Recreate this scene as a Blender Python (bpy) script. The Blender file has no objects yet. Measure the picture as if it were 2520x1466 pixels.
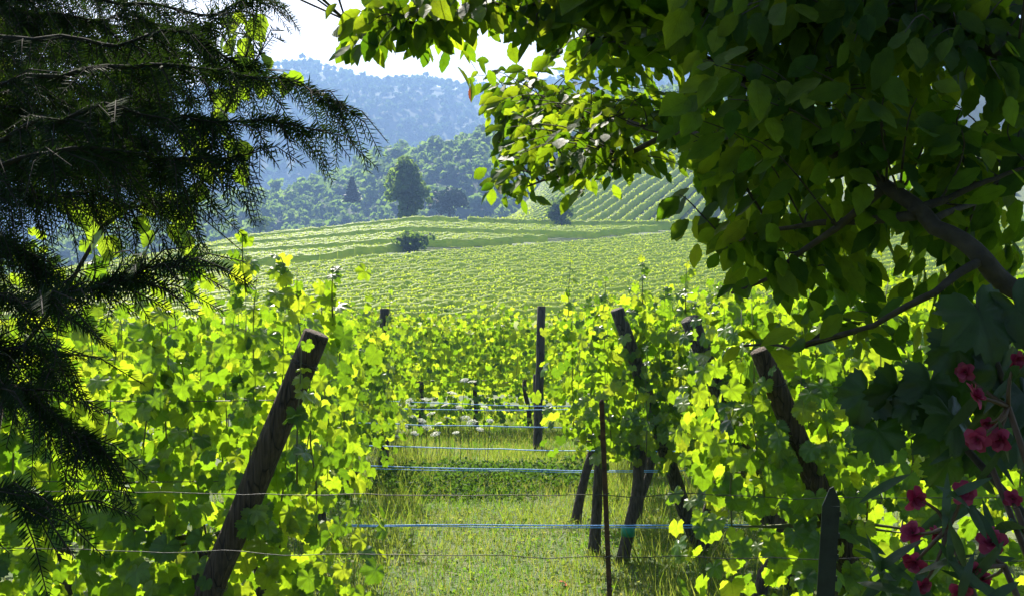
import bpy, math, random
import numpy as np
from mathutils import Vector, Matrix, noise as mnoise

# ------------------------------------------------------------------ camera, sky, sun, exposure
SC = bpy.context.scene
COL = SC.collection
random.seed(7)
RNG = np.random.default_rng(11)
R = math.radians

F_PX = 2700.0                     # focal length in pixels of a 2519 px wide picture
EYE = Vector((0.0, 0.0, 1.6))
PITCH = math.atan(73 / F_PX)
cam_d = bpy.data.cameras.new('camera')
cam = bpy.data.objects.new('camera', cam_d)
COL.objects.link(cam)
cam.location = EYE
cam.rotation_euler = (R(90) + PITCH, 0, 0)
cam_d.sensor_width = 36.0
cam_d.lens = 36.0 * F_PX / 2519
cam_d.clip_start = 0.05
cam_d.clip_end = 12000
SC.camera = cam

SUN_EL, SUN_AZ = 46.0, -16.0       # degrees; azimuth from +Y, negative = left
world = bpy.data.worlds.new('World')
SC.world = world
world.use_nodes = True
wn = world.node_tree
sky = wn.nodes.new('ShaderNodeTexSky')
sky.sky_type = 'NISHITA'
sky.sun_disc = False
sky.sun_elevation = R(SUN_EL)
sky.sun_rotation = R(SUN_AZ)
sky.dust_density = 5.0
wn.links.new(sky.outputs[0], wn.nodes['Background'].inputs[0])
wn.nodes['Background'].inputs[1].default_value = 0.05

sun_d = bpy.data.lights.new('sun', 'SUN')
sun_d.energy = 5.0
sun_d.angle = R(0.5)
sun_d.color = (1.0, 0.93, 0.80)
sun = bpy.data.objects.new('sun', sun_d)
COL.objects.link(sun)
sdir = Vector((math.sin(R(SUN_AZ)) * math.cos(R(SUN_EL)), math.cos(R(SUN_AZ)) * math.cos(R(SUN_EL)), math.sin(R(SUN_EL))))
sun.rotation_euler = sdir.to_track_quat('Z', 'Y').to_euler()
sun.location = sdir * 60

vs = SC.view_settings
vs.view_transform = 'Standard'
vs.look = 'None'
vs.gamma = 1.0
vs.exposure = 1.8
vs.use_curve_mapping = False
cy = SC.cycles
cy.max_bounces = 6
cy.diffuse_bounces = 2
cy.glossy_bounces = 2
cy.transmission_bounces = 3
cy.transparent_max_bounces = 8
cy.volume_bounces = 0
cy.use_denoising = True
cy.sample_clamp_indirect = 8.0
cy.caustics_reflective = False
cy.caustics_refractive = False

# ------------------------------------------------------------------ helpers
FWD = Vector((0, math.cos(PITCH), math.sin(PITCH)))
UPV = Vector((0, -math.sin(PITCH), math.cos(PITCH)))

def at(X, Y, d):
    """a point seen at picture position X, Y (2519 x 1466) at depth d metres"""
    d = float(d); X = float(X); Y = float(Y)
    return EYE + d * (FWD + Vector((1, 0, 0)) * ((X - 1259.5) / F_PX) + UPV * ((733 - Y) / F_PX))

def tag(o, label=None, cat=None, group=None, kind=None):
    if label: o['label'] = label
    if cat: o['category'] = cat
    if group: o['group'] = group
    if kind: o['kind'] = kind
    return o

def empty(name, loc):
    o = bpy.data.objects.new(name, None)
    o.empty_display_size = 0.1
    COL.objects.link(o)
    o.location = loc
    return o

def link(name, me, parent=None, loc=None):
    o = bpy.data.objects.new(name, me)
    COL.objects.link(o)
    if parent is not None:
        o.parent = parent
    if loc is not None:
        o.location = loc
    return o

def np_mesh(name, V, Fc, mat, tint=None, uv=None, smooth=True):
    """mesh from numpy verts (n,3) and faces (m,k), all faces k-sided"""
    me = bpy.data.meshes.new(name)
    V = np.ascontiguousarray(V, dtype=np.float32)
    Fc = np.ascontiguousarray(Fc, dtype=np.int32)
    n, k = Fc.shape
    me.vertices.add(len(V)); me.vertices.foreach_set('co', V.ravel())
    me.loops.add(n * k); me.loops.foreach_set('vertex_index', Fc.ravel())
    me.polygons.add(n)
    me.polygons.foreach_set('loop_start', np.arange(0, n * k, k, dtype=np.int32))
    me.polygons.foreach_set('use_smooth', np.full(n, smooth, dtype=bool))
    if tint is not None:
        a = me.attributes.new('tint', 'FLOAT', 'FACE')
        a.data.foreach_set('value', np.ascontiguousarray(tint, dtype=np.float32))
    if uv is not None:
        l = me.uv_layers.new(name='UVMap')
        l.data.foreach_set('uv', np.ascontiguousarray(uv[Fc.ravel()], dtype=np.float32).ravel())
    me.update(calc_edges=True)
    me.validate()
    if mat: me.materials.append(mat)
    return me

class MB:
    def __init__(s): s.v = []; s.f = []
    def tube(s, pts, rad, n=7, cap=True):
        pts = [Vector(p) for p in pts]
        if not hasattr(rad, '__len__'): rad = [rad] * len(pts)
        base = len(s.v)
        ref = Vector((0.31, 0.17, 0.93)).normalized()
        for i, p in enumerate(pts):
            t = (pts[min(i + 1, len(pts) - 1)] - pts[max(i - 1, 0)])
            if t.length < 1e-9: t = Vector((0, 0, 1))
            t.normalize()
            if abs(t.dot(ref)) > 0.97: ref = Vector((0.9, 0.3, 0.1)).normalized()
            a = t.cross(ref).normalized(); b = t.cross(a)
            for k in range(n):
                an = 2 * math.pi * k / n
                s.v.append(p + (a * math.cos(an) + b * math.sin(an)) * rad[i])
        for i in range(len(pts) - 1):
            for k in range(n):
                k2 = (k + 1) % n
                s.f.append((base + i * n + k, base + i * n + k2, base + (i + 1) * n + k2, base + (i + 1) * n + k))
        if cap:
            s.f.append(tuple(base + k for k in range(n))[::-1])
            s.f.append(tuple(base + (len(pts) - 1) * n + k for k in range(n)))
        return s
    def prism(s, outline, axis_pts):
        """sweep a 2D outline (list of (x, y)) straight between two points, x along world X"""
        a, b = Vector(axis_pts[0]), Vector(axis_pts[1])
        t = (b - a).normalized(); X = Vector((1, 0, 0)); X = (X - t * X.dot(t)).normalized(); Y = t.cross(X)
        base = len(s.v); n = len(outline)
        for p in (a, b):
            for (x, y) in outline: s.v.append(p + X * x + Y * y)
        for k in range(n):
            k2 = (k + 1) % n
            s.f.append((base + k, base + k2, base + n + k2, base + n + k))
        s.f.append(tuple(base + k for k in range(n))[::-1]); s.f.append(tuple(base + n + k for k in range(n)))
        return s
    def build(s, name, mat, parent=None, smooth=True, origin=None):
        off = Vector(origin) if origin is not None else (parent_world(parent) if parent else Vector())
        me = bpy.data.meshes.new(name)
        me.from_pydata([tuple(v - off) for v in s.v], [], s.f)
        if smooth: me.polygons.foreach_set('use_smooth', [True] * len(me.polygons))
        me.materials.append(mat); me.update()
        o = link(name, me, parent)
        if origin is not None and parent is None: o.location = off
        return o

def parent_world(p):
    v = Vector()
    while p is not None:
        v += p.location; p = p.parent
    return v

def wobble(a, b, n, amp, seed=0, sag=0.0):
    a, b = Vector(a), Vector(b)
    out = []
    for i in range(n + 1):
        t = i / n
        p = a.lerp(b, t)
        w = math.sin(math.pi * t)
        nz = mnoise.noise_vector(p * 3.1 + Vector((seed * 7.7, seed * 1.3, 0)))
        p = p + nz * amp * w + Vector((0, 0, -sag * w))
        out.append(p)
    return out

def ordn(k): return ['first', 'second', 'third', 'fourth', 'fifth', 'sixth', 'seventh', 'eighth', 'ninth', 'tenth', 'eleventh', 'twelfth'][k]

# ------------------------------------------------------------------ materials
def nodes_of(m):
    m.use_nodes = True
    nt = m.node_tree; nt.nodes.clear()
    return nt, nt.nodes, nt.links

def N(nt, typ, **kw):
    n = nt.nodes.new(typ)
    for k, v in kw.items(): setattr(n, k, v)
    return n

def math_node(nt, op, a, b=None, clamp=False):
    n = N(nt, 'ShaderNodeMath', operation=op, use_clamp=clamp)
    for i, x in enumerate((a, b)):
        if x is None: continue
        if isinstance(x, (int, float)): n.inputs[i].default_value = x
        else: nt.links.new(x, n.inputs[i])
    return n.outputs[0]

def ramp(nt, fac, stops):
    n = N(nt, 'ShaderNodeValToRGB')
    el = n.color_ramp.elements
    while len(el) < len(stops): el.new(0.5)
    for e, (p, c) in zip(el, stops):
        e.position = p; e.color = (*c, 1)
    nt.links.new(fac, n.inputs[0])
    return n.outputs[0]

def leaf_mat(name, cols, trans, tfac=0.5, rough=0.42, veins=None, spec=0.5):
    """cols/trans: colour stops over a per-leaf random number"""
    m = bpy.data.materials.new(name)
    nt, nd, lk = nodes_of(m)
    out = N(nt, 'ShaderNodeOutputMaterial')
    att = N(nt, 'ShaderNodeAttribute', attribute_name='tint')
    oi = N(nt, 'ShaderNodeObjectInfo')
    rnd = math_node(nt, 'FRACT', math_node(nt, 'ADD', att.outputs['Fac'], oi.outputs['Random']))
    k = len(cols)
    ca = ramp(nt, rnd, [(i / max(k - 1, 1), c) for i, c in enumerate(cols)])
    k = len(trans)
    ct = ramp(nt, rnd, [(i / max(k - 1, 1), c) for i, c in enumerate(trans)])
    # blotchy tissue
    geo = N(nt, 'ShaderNodeNewGeometry')
    nz = N(nt, 'ShaderNodeTexNoise'); nz.inputs['Scale'].default_value = 45; nz.inputs['Detail'].default_value = 3
    lk.new(geo.outputs['Position'], nz.inputs['Vector'])
    mot = math_node(nt, 'MULTIPLY_ADD', nz.outputs['Fac'], 0.7); mot.node.inputs[2].default_value = 0.65
    bumpsrc = nz.outputs['Fac']
    if veins:
        uv = N(nt, 'ShaderNodeUVMap'); sp = N(nt, 'ShaderNodeSeparateXYZ'); lk.new(uv.outputs[0], sp.inputs[0])
        u, v = sp.outputs[0], sp.outputs[1]
        au = math_node(nt, 'ABSOLUTE', u)
        if veins == 'feather':
            ph = math_node(nt, 'SUBTRACT', v, math_node(nt, 'MULTIPLY', au, 0.55))
            s1 = math_node(nt, 'PINGPONG', math_node(nt, 'MULTIPLY', ph, 9.0), 0.5)
            side = math_node(nt, 'LESS_THAN', s1, 0.07)
        else:
            an = math_node(nt, 'ARCTAN2', u, v)
            s1 = math_node(nt, 'PINGPONG', math_node(nt, 'DIVIDE', an, R(57)), 0.5)
            side = math_node(nt, 'LESS_THAN', s1, 0.03)
        mid = math_node(nt, 'LESS_THAN', au, 0.035)
        vein = math_node(nt, 'MAXIMUM', side, mid)
        mot = math_node(nt, 'SUBTRACT', mot, math_node(nt, 'MULTIPLY', vein, 0.16))
    def mul(c):
        n = N(nt, 'ShaderNodeVectorMath', operation='SCALE')
        lk.new(c, n.inputs[0]); lk.new(mot, n.inputs['Scale']); return n.outputs[0]
    ca, ct = mul(ca), mul(ct)
    bp = N(nt, 'ShaderNodeBump'); bp.inputs['Strength'].default_value = 0.25; bp.inputs['Distance'].default_value = 0.01
    lk.new(bumpsrc, bp.inputs['Height'])
    pr = N(nt, 'ShaderNodeBsdfPrincipled')
    lk.new(ca, pr.inputs['Base Color']); pr.inputs['Roughness'].default_value = rough
    pr.inputs['Specular IOR Level'].default_value = spec
    lk.new(bp.outputs[0], pr.inputs['Normal'])
    tr = N(nt, 'ShaderNodeBsdfTranslucent'); lk.new(ct, tr.inputs[0]); lk.new(bp.outputs[0], tr.inputs['Normal'])
    mx = N(nt, 'ShaderNodeMixShader'); mx.inputs[0].default_value = tfac
    lk.new(pr.outputs[0], mx.inputs[1]); lk.new(tr.outputs[0], mx.inputs[2])
    lk.new(mx.outputs[0], out.inputs[0])
    return m

def solid(name, stops, scale=20, rough=0.8, bump=0.3, stretch=None, metallic=0.0, detail=6, bdist=0.01, coords='Object'):
    m = bpy.data.materials.new(name)
    nt, nd, lk = nodes_of(m)
    out = N(nt, 'ShaderNodeOutputMaterial'); pr = N(nt, 'ShaderNodeBsdfPrincipled')
    tc = N(nt, 'ShaderNodeTexCoord'); mp = N(nt, 'ShaderNodeMapping')
    if stretch: mp.inputs['Scale'].default_value = stretch
    lk.new(tc.outputs[coords], mp.inputs[0])
    nz = N(nt, 'ShaderNodeTexNoise'); nz.inputs['Scale'].default_value = scale; nz.inputs['Detail'].default_value = detail
    lk.new(mp.outputs[0], nz.inputs['Vector'])
    c = ramp(nt, nz.outputs['Fac'], stops)
    lk.new(c, pr.inputs['Base Color'])
    pr.inputs['Roughness'].default_value = rough; pr.inputs['Metallic'].default_value = metallic
    if bump:
        bp = N(nt, 'ShaderNodeBump'); bp.inputs['Strength'].default_value = bump; bp.inputs['Distance'].default_value = bdist
        lk.new(nz.outputs['Fac'], bp.inputs['Height']); lk.new(bp.outputs[0], pr.inputs['Normal'])
    lk.new(pr.outputs[0], out.inputs[0])
    return m

M = {}
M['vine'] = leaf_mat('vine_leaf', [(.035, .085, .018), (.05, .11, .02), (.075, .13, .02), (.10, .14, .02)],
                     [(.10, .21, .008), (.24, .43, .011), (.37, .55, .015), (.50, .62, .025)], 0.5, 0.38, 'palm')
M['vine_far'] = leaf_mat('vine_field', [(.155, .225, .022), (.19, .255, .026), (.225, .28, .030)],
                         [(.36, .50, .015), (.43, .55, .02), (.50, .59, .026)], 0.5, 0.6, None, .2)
M['tree_leaf'] = leaf_mat('broad_leaf', [(.010, .034, .011), (.015, .044, .013), (.024, .056, .014)],
                          [(.09, .22, .005), (.25, .42, .009), (.46, .60, .018)], 0.48, 0.55, 'feather', .12)
M['lobed_leaf'] = leaf_mat('lobed_leaf', [(.012, .032, .011), (.02, .046, .013)], [(.04, .11, .004), (.08, .18, .006)], 0.35, 0.42, 'palm')
M['sapling_leaf'] = leaf_mat('sapling_leaf', [(.05, .10, .02), (.07, .12, .02)], [(.22, .38, .012), (.32, .46, .02)], 0.55, 0.45, 'feather')
M['yew'] = leaf_mat('yew_needle', [(.008, .020, .010), (.012, .028, .011), (.020, .038, .012)], [(.03, .07, .006), (.05, .10, .01)], 0.2, 0.75, None, .08)
M['forest'] = leaf_mat('forest_leaf', [(.035, .08, .022), (.055, .11, .026), (.085, .13, .03)], [(.16, .28, .03), (.24, .36, .04)], 0.45, 0.75, None, .2)
M['shaded_mountain_wood'] = leaf_mat('shaded_mountain_leaf', [(.018, .045, .018), (.03, .065, .02), (.055, .095, .024)], [(.03, .07, .01), (.08, .15, .02)], 0.3, 0.8, None, .1)  # darker than the near forest: the mountain slope's shade put into leaf colour
M['conifer'] = leaf_mat('conifer_leaf', [(.012, .028, .016), (.020, .040, .02)], [(.02, .05, .01), (.03, .06, .01)], 0.2, 0.7)
M['oleander'] = leaf_mat('oleander_leaf', [(.014, .036, .016), (.024, .05, .022)], [(.06, .14, .02), (.10, .20, .03)], 0.3, 0.35, 'feather')
M['grass'] = leaf_mat('grass_blade', [(.045, .11, .018), (.065, .13, .022), (.09, .145, .028), (.17, .17, .055)],
                      [(.13, .29, .014), (.19, .35, .018), (.26, .37, .028), (.35, .35, .07)], 0.5, 0.6, None, .15)
M['weed'] = leaf_mat('weed_leaf', [(.03, .07, .02), (.045, .09, .025)], [(.08, .18, .015), (.13, .24, .02)], 0.4, 0.7, None, .1)
M['petal'] = leaf_mat('oleander_petal', [(.26, .016, .06), (.36, .03, .10), (.46, .07, .17)], [(.25, .01, .05), (.38, .03, .10)], 0.45, 0.5)
M['umbel'] = leaf_mat('white_umbel', [(.72, .74, .66), (.8, .8, .74)], [(.6, .65, .5), (.7, .7, .6)], 0.4, 0.6)
M['bark'] = solid('vine_bark', [(0.3, (.030, .022, .017)), (0.7, (.13, .10, .078))], 26, 0.95, 1.0, (3, 3, .5), bdist=.02)
M['yew_wood'] = solid('yew_wood', [(0.3, (.006, .006, .004)), (0.7, (.016, .014, .010))], 35, 1.0, 0)
M['branch'] = solid('smooth_bark', [(0.3, (.018, .014, .011)), (0.7, (.055, .043, .033))], 35, 0.85, 0.6)
M['cane'] = solid('green_cane', [(0.3, (.07, .09, .025)), (0.7, (.14, .13, .045))], 30, 0.6, 0.2)
M['post'] = solid('post_wood', [(0.25, (.026, .018, .012)), (0.5, (.075, .050, .032)), (0.8, (.15, .105, .07))], 18, 0.95, 1.0, (5, 5, .25), bdist=.03, detail=9)
M['old_post'] = solid('weathered_post_wood', [(0.25, (.03, .026, .021)), (0.5, (.09, .078, .064)), (0.8, (.19, .165, .14))], 18, 0.95, 1.0, (5, 5, .25), bdist=.03, detail=9)
M['rust'] = solid('rusty_iron', [(0.3, (.035, .018, .012)), (0.7, (.14, .065, .035))], 60, 0.85, 0.5)
M['black'] = solid('dark_painted_steel', [(0.3, (.004, .008, .006)), (0.8, (.014, .022, .018))], 40, 0.5, 0.2)
M['wire'] = solid('galvanised_wire', [(0.3, (.03, .03, .03)), (0.7, (.11, .11, .105))], 60, 0.55, 0.1, metallic=0.9)
M['darkwire'] = solid('old_wire', [(0.3, (.03, .028, .025)), (0.7, (.09, .085, .08))], 60, 0.5, 0.1, metallic=0.7)
M['cord'] = solid('blue_cord', [(0.4, (.09, .36, .95)), (0.6, (.34, .62, 1.0))], 240, 0.6, 0.2)
M['tie'] = solid('green_plastic', [(0.3, (.01, .22, .13)), (0.7, (.02, .32, .20))], 40, 0.4, 0.1)
M['stem'] = solid('green_stem', [(0.3, (.05, .09, .02)), (0.7, (.10, .14, .035))], 40, 0.6, 0.1)
M['redstem'] = solid('reddish_stem', [(0.3, (.055, .028, .016)), (0.7, (.11, .06, .03))], 40, 0.6, 0.1)

def crack(m, scale, lo, hi):
    """long drying cracks and knots worked into a wood material"""
    nt = m.node_tree; pr = [n for n in nt.nodes if n.type == 'BSDF_PRINCIPLED'][0]
    src = pr.inputs['Base Color'].links[0].from_socket
    tc = N(nt, 'ShaderNodeTexCoord'); mp = N(nt, 'ShaderNodeMapping'); mp.inputs['Scale'].default_value = (1, 1, .09)
    nt.links.new(tc.outputs['Object'], mp.inputs[0])
    vo = N(nt, 'ShaderNodeTexVoronoi', feature='DISTANCE_TO_EDGE'); vo.inputs['Scale'].default_value = scale
    nt.links.new(mp.outputs[0], vo.inputs['Vector'])
    f = ramp(nt, vo.outputs['Distance'], [(lo, (.18, .18, .18)), (hi, (1, 1, 1))])
    mx = N(nt, 'ShaderNodeMix', data_type='RGBA', blend_type='MULTIPLY'); mx.inputs[0].default_value = 1
    nt.links.new(src, mx.inputs['A']); nt.links.new(f, mx.inputs['B']); nt.links.new(mx.outputs['Result'], pr.inputs['Base Color'])
crack(M['post'], 30, .0, .05); crack(M['old_post'], 34, .0, .07)

def ground_material():
    m = bpy.data.materials.new('meadow_soil')
    nt, nd, lk = nodes_of(m)
    out = N(nt, 'ShaderNodeOutputMaterial'); pr = N(nt, 'ShaderNodeBsdfPrincipled')
    geo = N(nt, 'ShaderNodeNewGeometry')
    a = N(nt, 'ShaderNodeTexNoise'); a.inputs['Scale'].default_value = 0.9; a.inputs['Detail'].default_value = 6
    b = N(nt, 'ShaderNodeTexNoise'); b.inputs['Scale'].default_value = 22; b.inputs['Detail'].default_value = 5
    lk.new(geo.outputs['Position'], a.inputs['Vector']); lk.new(geo.outputs['Position'], b.inputs['Vector'])
    f = math_node(nt, 'ADD', math_node(nt, 'MULTIPLY', a.outputs['Fac'], 0.55), math_node(nt, 'MULTIPLY', b.outputs['Fac'], 0.45))
    c = ramp(nt, f, [(.36, (.03, .06, .014)), (.50, (.055, .09, .022)), (.60, (.085, .10, .03)), (.72, (.17, .13, .065))])
    lk.new(c, pr.inputs['Base Color']); pr.inputs['Roughness'].default_value = 0.95
    bp = N(nt, 'ShaderNodeBump'); bp.inputs['Strength'].default_value = 0.8; bp.inputs['Distance'].default_value = 0.04
    lk.new(b.outputs['Fac'], bp.inputs['Height']); lk.new(bp.outputs[0], pr.inputs['Normal'])
    lk.new(pr.outputs[0], out.inputs[0])
    return m
M['ground'] = ground_material()
M['floor_wood'] = solid('forest_floor', [(0.3, (.015, .03, .012)), (0.7, (.04, .065, .025))], 0.2, 1.0, 0, coords='Object')

# ------------------------------------------------------------------ terrain
def sst(a, b, x):
    t = np.clip((x - a) / (b - a), 0, 1); return t * t * (3 - 2 * t)

def crest(x):
    return np.interp(x, [-400, -150, -73, -47, -17, 10, 40, 100, 400], [-40, -6, 11.4, 17.2, 20.6, 19.4, 19.2, 21, 26])

def terrain(x, y):
    x = np.asarray(x, float); y = np.asarray(y, float)
    s = np.clip((y - 55) / 145, 0, 1.0) ** 1.3
    z = crest(x) * s - 1.6 * sst(22, 34, y) * (1 - sst(48, 75, y))
    # behind the crest: the land drops on the left and a steep vineyard rises on the right
    hill = 0.25 * np.clip(y - 206, 0, 260) * sst(-30, 30, x - 0.02 * (y - 206))
    drop = -0.10 * np.clip(y - 202, 0, 400) * (1 - sst(-50, 0, x))
    z = z + np.where(y > 200, hill + drop, 0)
    far = sst(520, 900, np.hypot(x, y))
    z = z * (1 - far) + (-25) * far
    z = z + 0.02 * np.sin(x * 2.1 + 0.7 * y) * np.cos(y * 1.7) * sst(3, 6, y)
    return z

def tz(x, y): return float(terrain(x, y))

def hit(X, Y, d0=30, d1=420):
    """where the line of sight through picture point X, Y meets the land"""
    for d in np.arange(d0, d1, 0.5):
        p = at(X, Y, d)
        if p.z <= tz(p.x, p.y): return p
    return at(X, Y, d1)

def grid_mesh(name, xs, ys, zf, mat):
    Xg, Yg = np.meshgrid(xs, ys)
    Z = zf(Xg, Yg)
    V = np.stack([Xg, Yg, Z], -1).reshape(-1, 3)
    nx, ny = len(xs), len(ys)
    i = np.arange((ny - 1) * (nx - 1)); r, c = i // (nx - 1), i % (nx - 1)
    a = r * nx + c
    return np_mesh(name, V, np.stack([a, a + 1, a + nx + 1, a + nx], 1), mat)

xs = np.concatenate([-np.geomspace(3600, 7, 60), np.linspace(-6.5, 6.5, 50), np.geomspace(7, 3600, 60)])
ys = np.concatenate([[-3600, -1500, -500, -150, -50, -20, -8], np.linspace(-4, 24, 130), np.linspace(24.8, 220, 150), np.linspace(222, 520, 90), np.geomspace(530, 3600, 30)])
g = link('ground', grid_mesh('ground', xs, ys, terrain, M['ground']))
tag(g, kind='structure')

# wooded ridge and mountain
def ridge_top(x): return np.interp(x, [-700, -320, -178, -90, -20, 60, 160, 300, 700], [-5, 18, 44, 66, 86, 104, 112, 118, 60])
def ridge(x, y):
    t = sst(300, 520, y + 0.10 * x)
    z = -18 + (ridge_top(x) + 18) * t ** 1.15
    z = z - 0.35 * np.clip(y - 560, 0, 300)
    return z + 4 * np.sin(x * .031 + 1) * np.cos(y * .027) + 2.5 * np.sin(x * .09 + y * .05)
def mtn_top(x): return np.interp(x, [-2200, -900, -500, -250, -60, 120, 400, 900, 2200], [260, 320, 322, 321, 320, 338, 370, 395, 339])
def mountain(x, y):
    t = sst(640, 1480, y)
    z = -30 + (mtn_top(x) + 30) * t
    gul = 16 * np.sin(x * .0135 + 0.9 + y * .003) + 9 * np.sin(x * .031 - y * .006)
    z = z + gul * np.clip(t * (1.25 - t) * 3.4, 0, 1)
    return z - 0.5 * np.clip(y - 1500, 0, 600)
o = link('wooded_hill', grid_mesh('wooded_hill', np.linspace(-700, 700, 90), np.linspace(290, 840, 70), ridge, M['floor_wood']))
tag(o, kind='structure')
o = link('mountain', grid_mesh('mountain', np.linspace(-2200, 2200, 130), np.linspace(620, 2000, 70), mountain, M['floor_wood']))
tag(o, kind='structure')

# ------------------------------------------------------------------ leaf shapes (unit size; petiole at origin, tip along +Y, face +Z)
def jit(a): return random.uniform(-a, a)
def vine_leaf_variant(seed, fine=True):
    random.seed(seed)
    ang = [0, 15, 30, 43, 56, 72, 90, 105, 122, 140, 158, 178]
    rad = [1, .90, .79, .85, .92, .85, .75, .78, .79, .72, .56, .10]
    rad = [r * (1 + jit(.05)) for r in rad]
    if random.random() < .5: rad[2] *= .9; rad[6] *= .9
    step = 7.0 if fine else 15.5
    aa = list(np.arange(step * .5, 177, step))
    half = [(a, float(np.interp(a, ang, rad)) * (1 + (.075 if k % 2 else -.06) * random.uniform(.5, 1.2))) for k, a in enumerate(aa)] + [(178, .1)]
    pts = [(-a, r) for a, r in half[::-1]] + [(0, 1.03)] + [(a, r * (1 + jit(.05))) for a, r in half]
    V = [(0, 0, 0)]; UV = [(0, 0)]
    c1, c2, c3 = random.uniform(.05, .30), random.uniform(-.05, .20), jit(.15)
    ph = random.uniform(0, 6)
    for a, r in pts:
        x, y = r * math.sin(R(a)), r * math.cos(R(a))
        z = -c1 * r * r + c2 * abs(x) + c3 * x + .06 * math.sin(a * .105 + ph)
        V.append((x, y, z)); UV.append((x, y))
    n = len(pts)
    if not fine:
        return np.array(V, float), np.array([(0, i + 2, i + 1) for i in range(n - 1)] + [(0, 1, n)]), np.array(UV, float)
    for a, r in pts:
        r *= .55
        x, y = r * math.sin(R(a)), r * math.cos(R(a))
        z = -c1 * r * r + c2 * (math.sqrt(x * x + .01) - .1) + c3 * x + .03 * math.sin(a * .105 + ph)
        V.append((x, y, z)); UV.append((x, y))
    Fc = []
    for i in range(n):
        j = (i + 1) % n
        Fc += [(0, n + 1 + j, n + 1 + i), (n + 1 + i, n + 1 + j, 1 + j), (n + 1 + i, 1 + j, 1 + i)]
    return np.array(V, float), np.array(Fc), np.array(UV, float)

def oval_leaf_variant(seed, width=.32, point=.12, serr=.02, nseg=8, blunt=False):
    random.seed(seed)
    V, UV, Fc = [], [], []
    c1, c2, c3 = random.uniform(-.05, .55), random.uniform(.0, .5), jit(.5)
    for i in range(nseg + 1):
        t = i / nseg
        w = width * (math.sin(math.pi * t ** .92) ** .9 if 0 < t < 1 else 0.004)
        if blunt: w = width * (math.sin(math.pi * t * .84) ** .8 if t > 0 else .06)
        if t > .82: w *= 1 - point
        sr = serr * (1 if i % 2 else -1) if 0 < i < nseg else 0
        for s in (-1, 0, 1):
            x = s * (w + sr)
            y = t + (-.012 if s and i % 2 else 0)
            z = -c1 * t * t * .6 + c2 * abs(x) + c3 * x * t
            V.append((x, y, z)); UV.append((x / width, t))
    for i in range(nseg):
        for k in (0, 1):
            a = i * 3 + k
            Fc += [(a, a + 1, a + 4), (a, a + 4, a + 3)]
    return np.array(V, float), np.array(Fc), np.array(UV, float)

VINE_L = [vine_leaf_variant(100 + i) for i in range(6)]
VINE_S = [vine_leaf_variant(150 + i, False) for i in range(5)]
OVAL_L = [oval_leaf_variant(200 + i, .22 + .025 * (i % 4), .1, .014, 10) for i in range(7)]
TINY_L = [oval_leaf_variant(270 + i, .42, 0, 0, 2) for i in range(3)]
COARSE_L = [oval_leaf_variant(250 + i, .33, 0, 0, 3) for i in range(3)]
WIDE_L = [oval_leaf_variant(300 + i, .42, .1) for i in range(4)]
LANCE_L = [oval_leaf_variant(400 + i, .085, .0, .0, 6) for i in range(3)]
PETAL_L = [oval_leaf_variant(500 + i, .46, 0, .03, 5, True) for i in range(3)]
NEEDLE = (np.array([(0, 0, 0), (-.065, .35, 0), (0, 1, -.1), (.065, .35, 0)], float), np.array([(0, 3, 2), (0, 2, 1)]), np.array([(0, 0), (-1, .3), (0, 1), (1, .3)], float))
random.seed(21)

def frames(tip, nrm):
    """rotation matrices (n,3,3) whose columns are side, tip, face"""
    y = tip / np.linalg.norm(tip, axis=1, keepdims=True)
    z = nrm - (nrm * y).sum(1, keepdims=True) * y
    ln = np.linalg.norm(z, axis=1, keepdims=True); ln[ln < 1e-6] = 1
    z = z / ln
    x = np.cross(y, z)
    return np.stack([x, y, z], -1)

def scatter(name, variants, P, RM, S, mat, origin=(0, 0, 0), tint=None):
    """many small leaves joined into one mesh"""
    P = np.asarray(P, float) - np.array(origin, float); S = np.asarray(S, float)
    nv = len(variants); pick = RNG.integers(0, nv, len(P))
    if tint is None: tint = RNG.random(len(P))
    Vs, Fs, Us, Ts = [], [], [], []; base = 0
    for k in range(nv):
        ii = np.nonzero(pick == k)[0]
        if not len(ii): continue
        v, f, u = variants[k]
        W = np.einsum('nij,vj->nvi', RM[ii] * S[ii][:, None, None], v) + P[ii][:, None, :]
        Vs.append(W.reshape(-1, 3))
        Fs.append((f[None] + (np.arange(len(ii)) * len(v))[:, None, None] + base).reshape(-1, f.shape[1]))
        Us.append(np.tile(u, (len(ii), 1))); Ts.append(np.repeat(tint[ii], len(f)))
        base += len(ii) * len(v)
    return np_mesh(name, np.concatenate(Vs), np.concatenate(Fs), mat, np.concatenate(Ts), np.concatenate(Us))

_shared = {}
def shared_leaves(key, variants, mat):
    if key not in _shared:
        _shared[key] = [np_mesh(key, v, f, mat, None, u) for v, f, u in variants]
    return _shared[key]

def leaf_objects(name, key, variants, mat, P, RM, S, parent, origin):
    ms = shared_leaves(key, variants, mat)
    for i in range(len(P)):
        o = bpy.data.objects.new(name, ms[random.randrange(len(ms))])
        COL.objects.link(o)
        o.parent = parent
        m = Matrix(RM[i].tolist()).to_4x4()
        o.matrix_basis = Matrix.Translation(Vector(P[i]) - Vector(origin)) @ m @ Matrix.Scale(float(S[i]), 4)

def rnd_unit(n):
    v = RNG.normal(size=(n, 3)); return v / np.linalg.norm(v, axis=1, keepdims=True)

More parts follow.
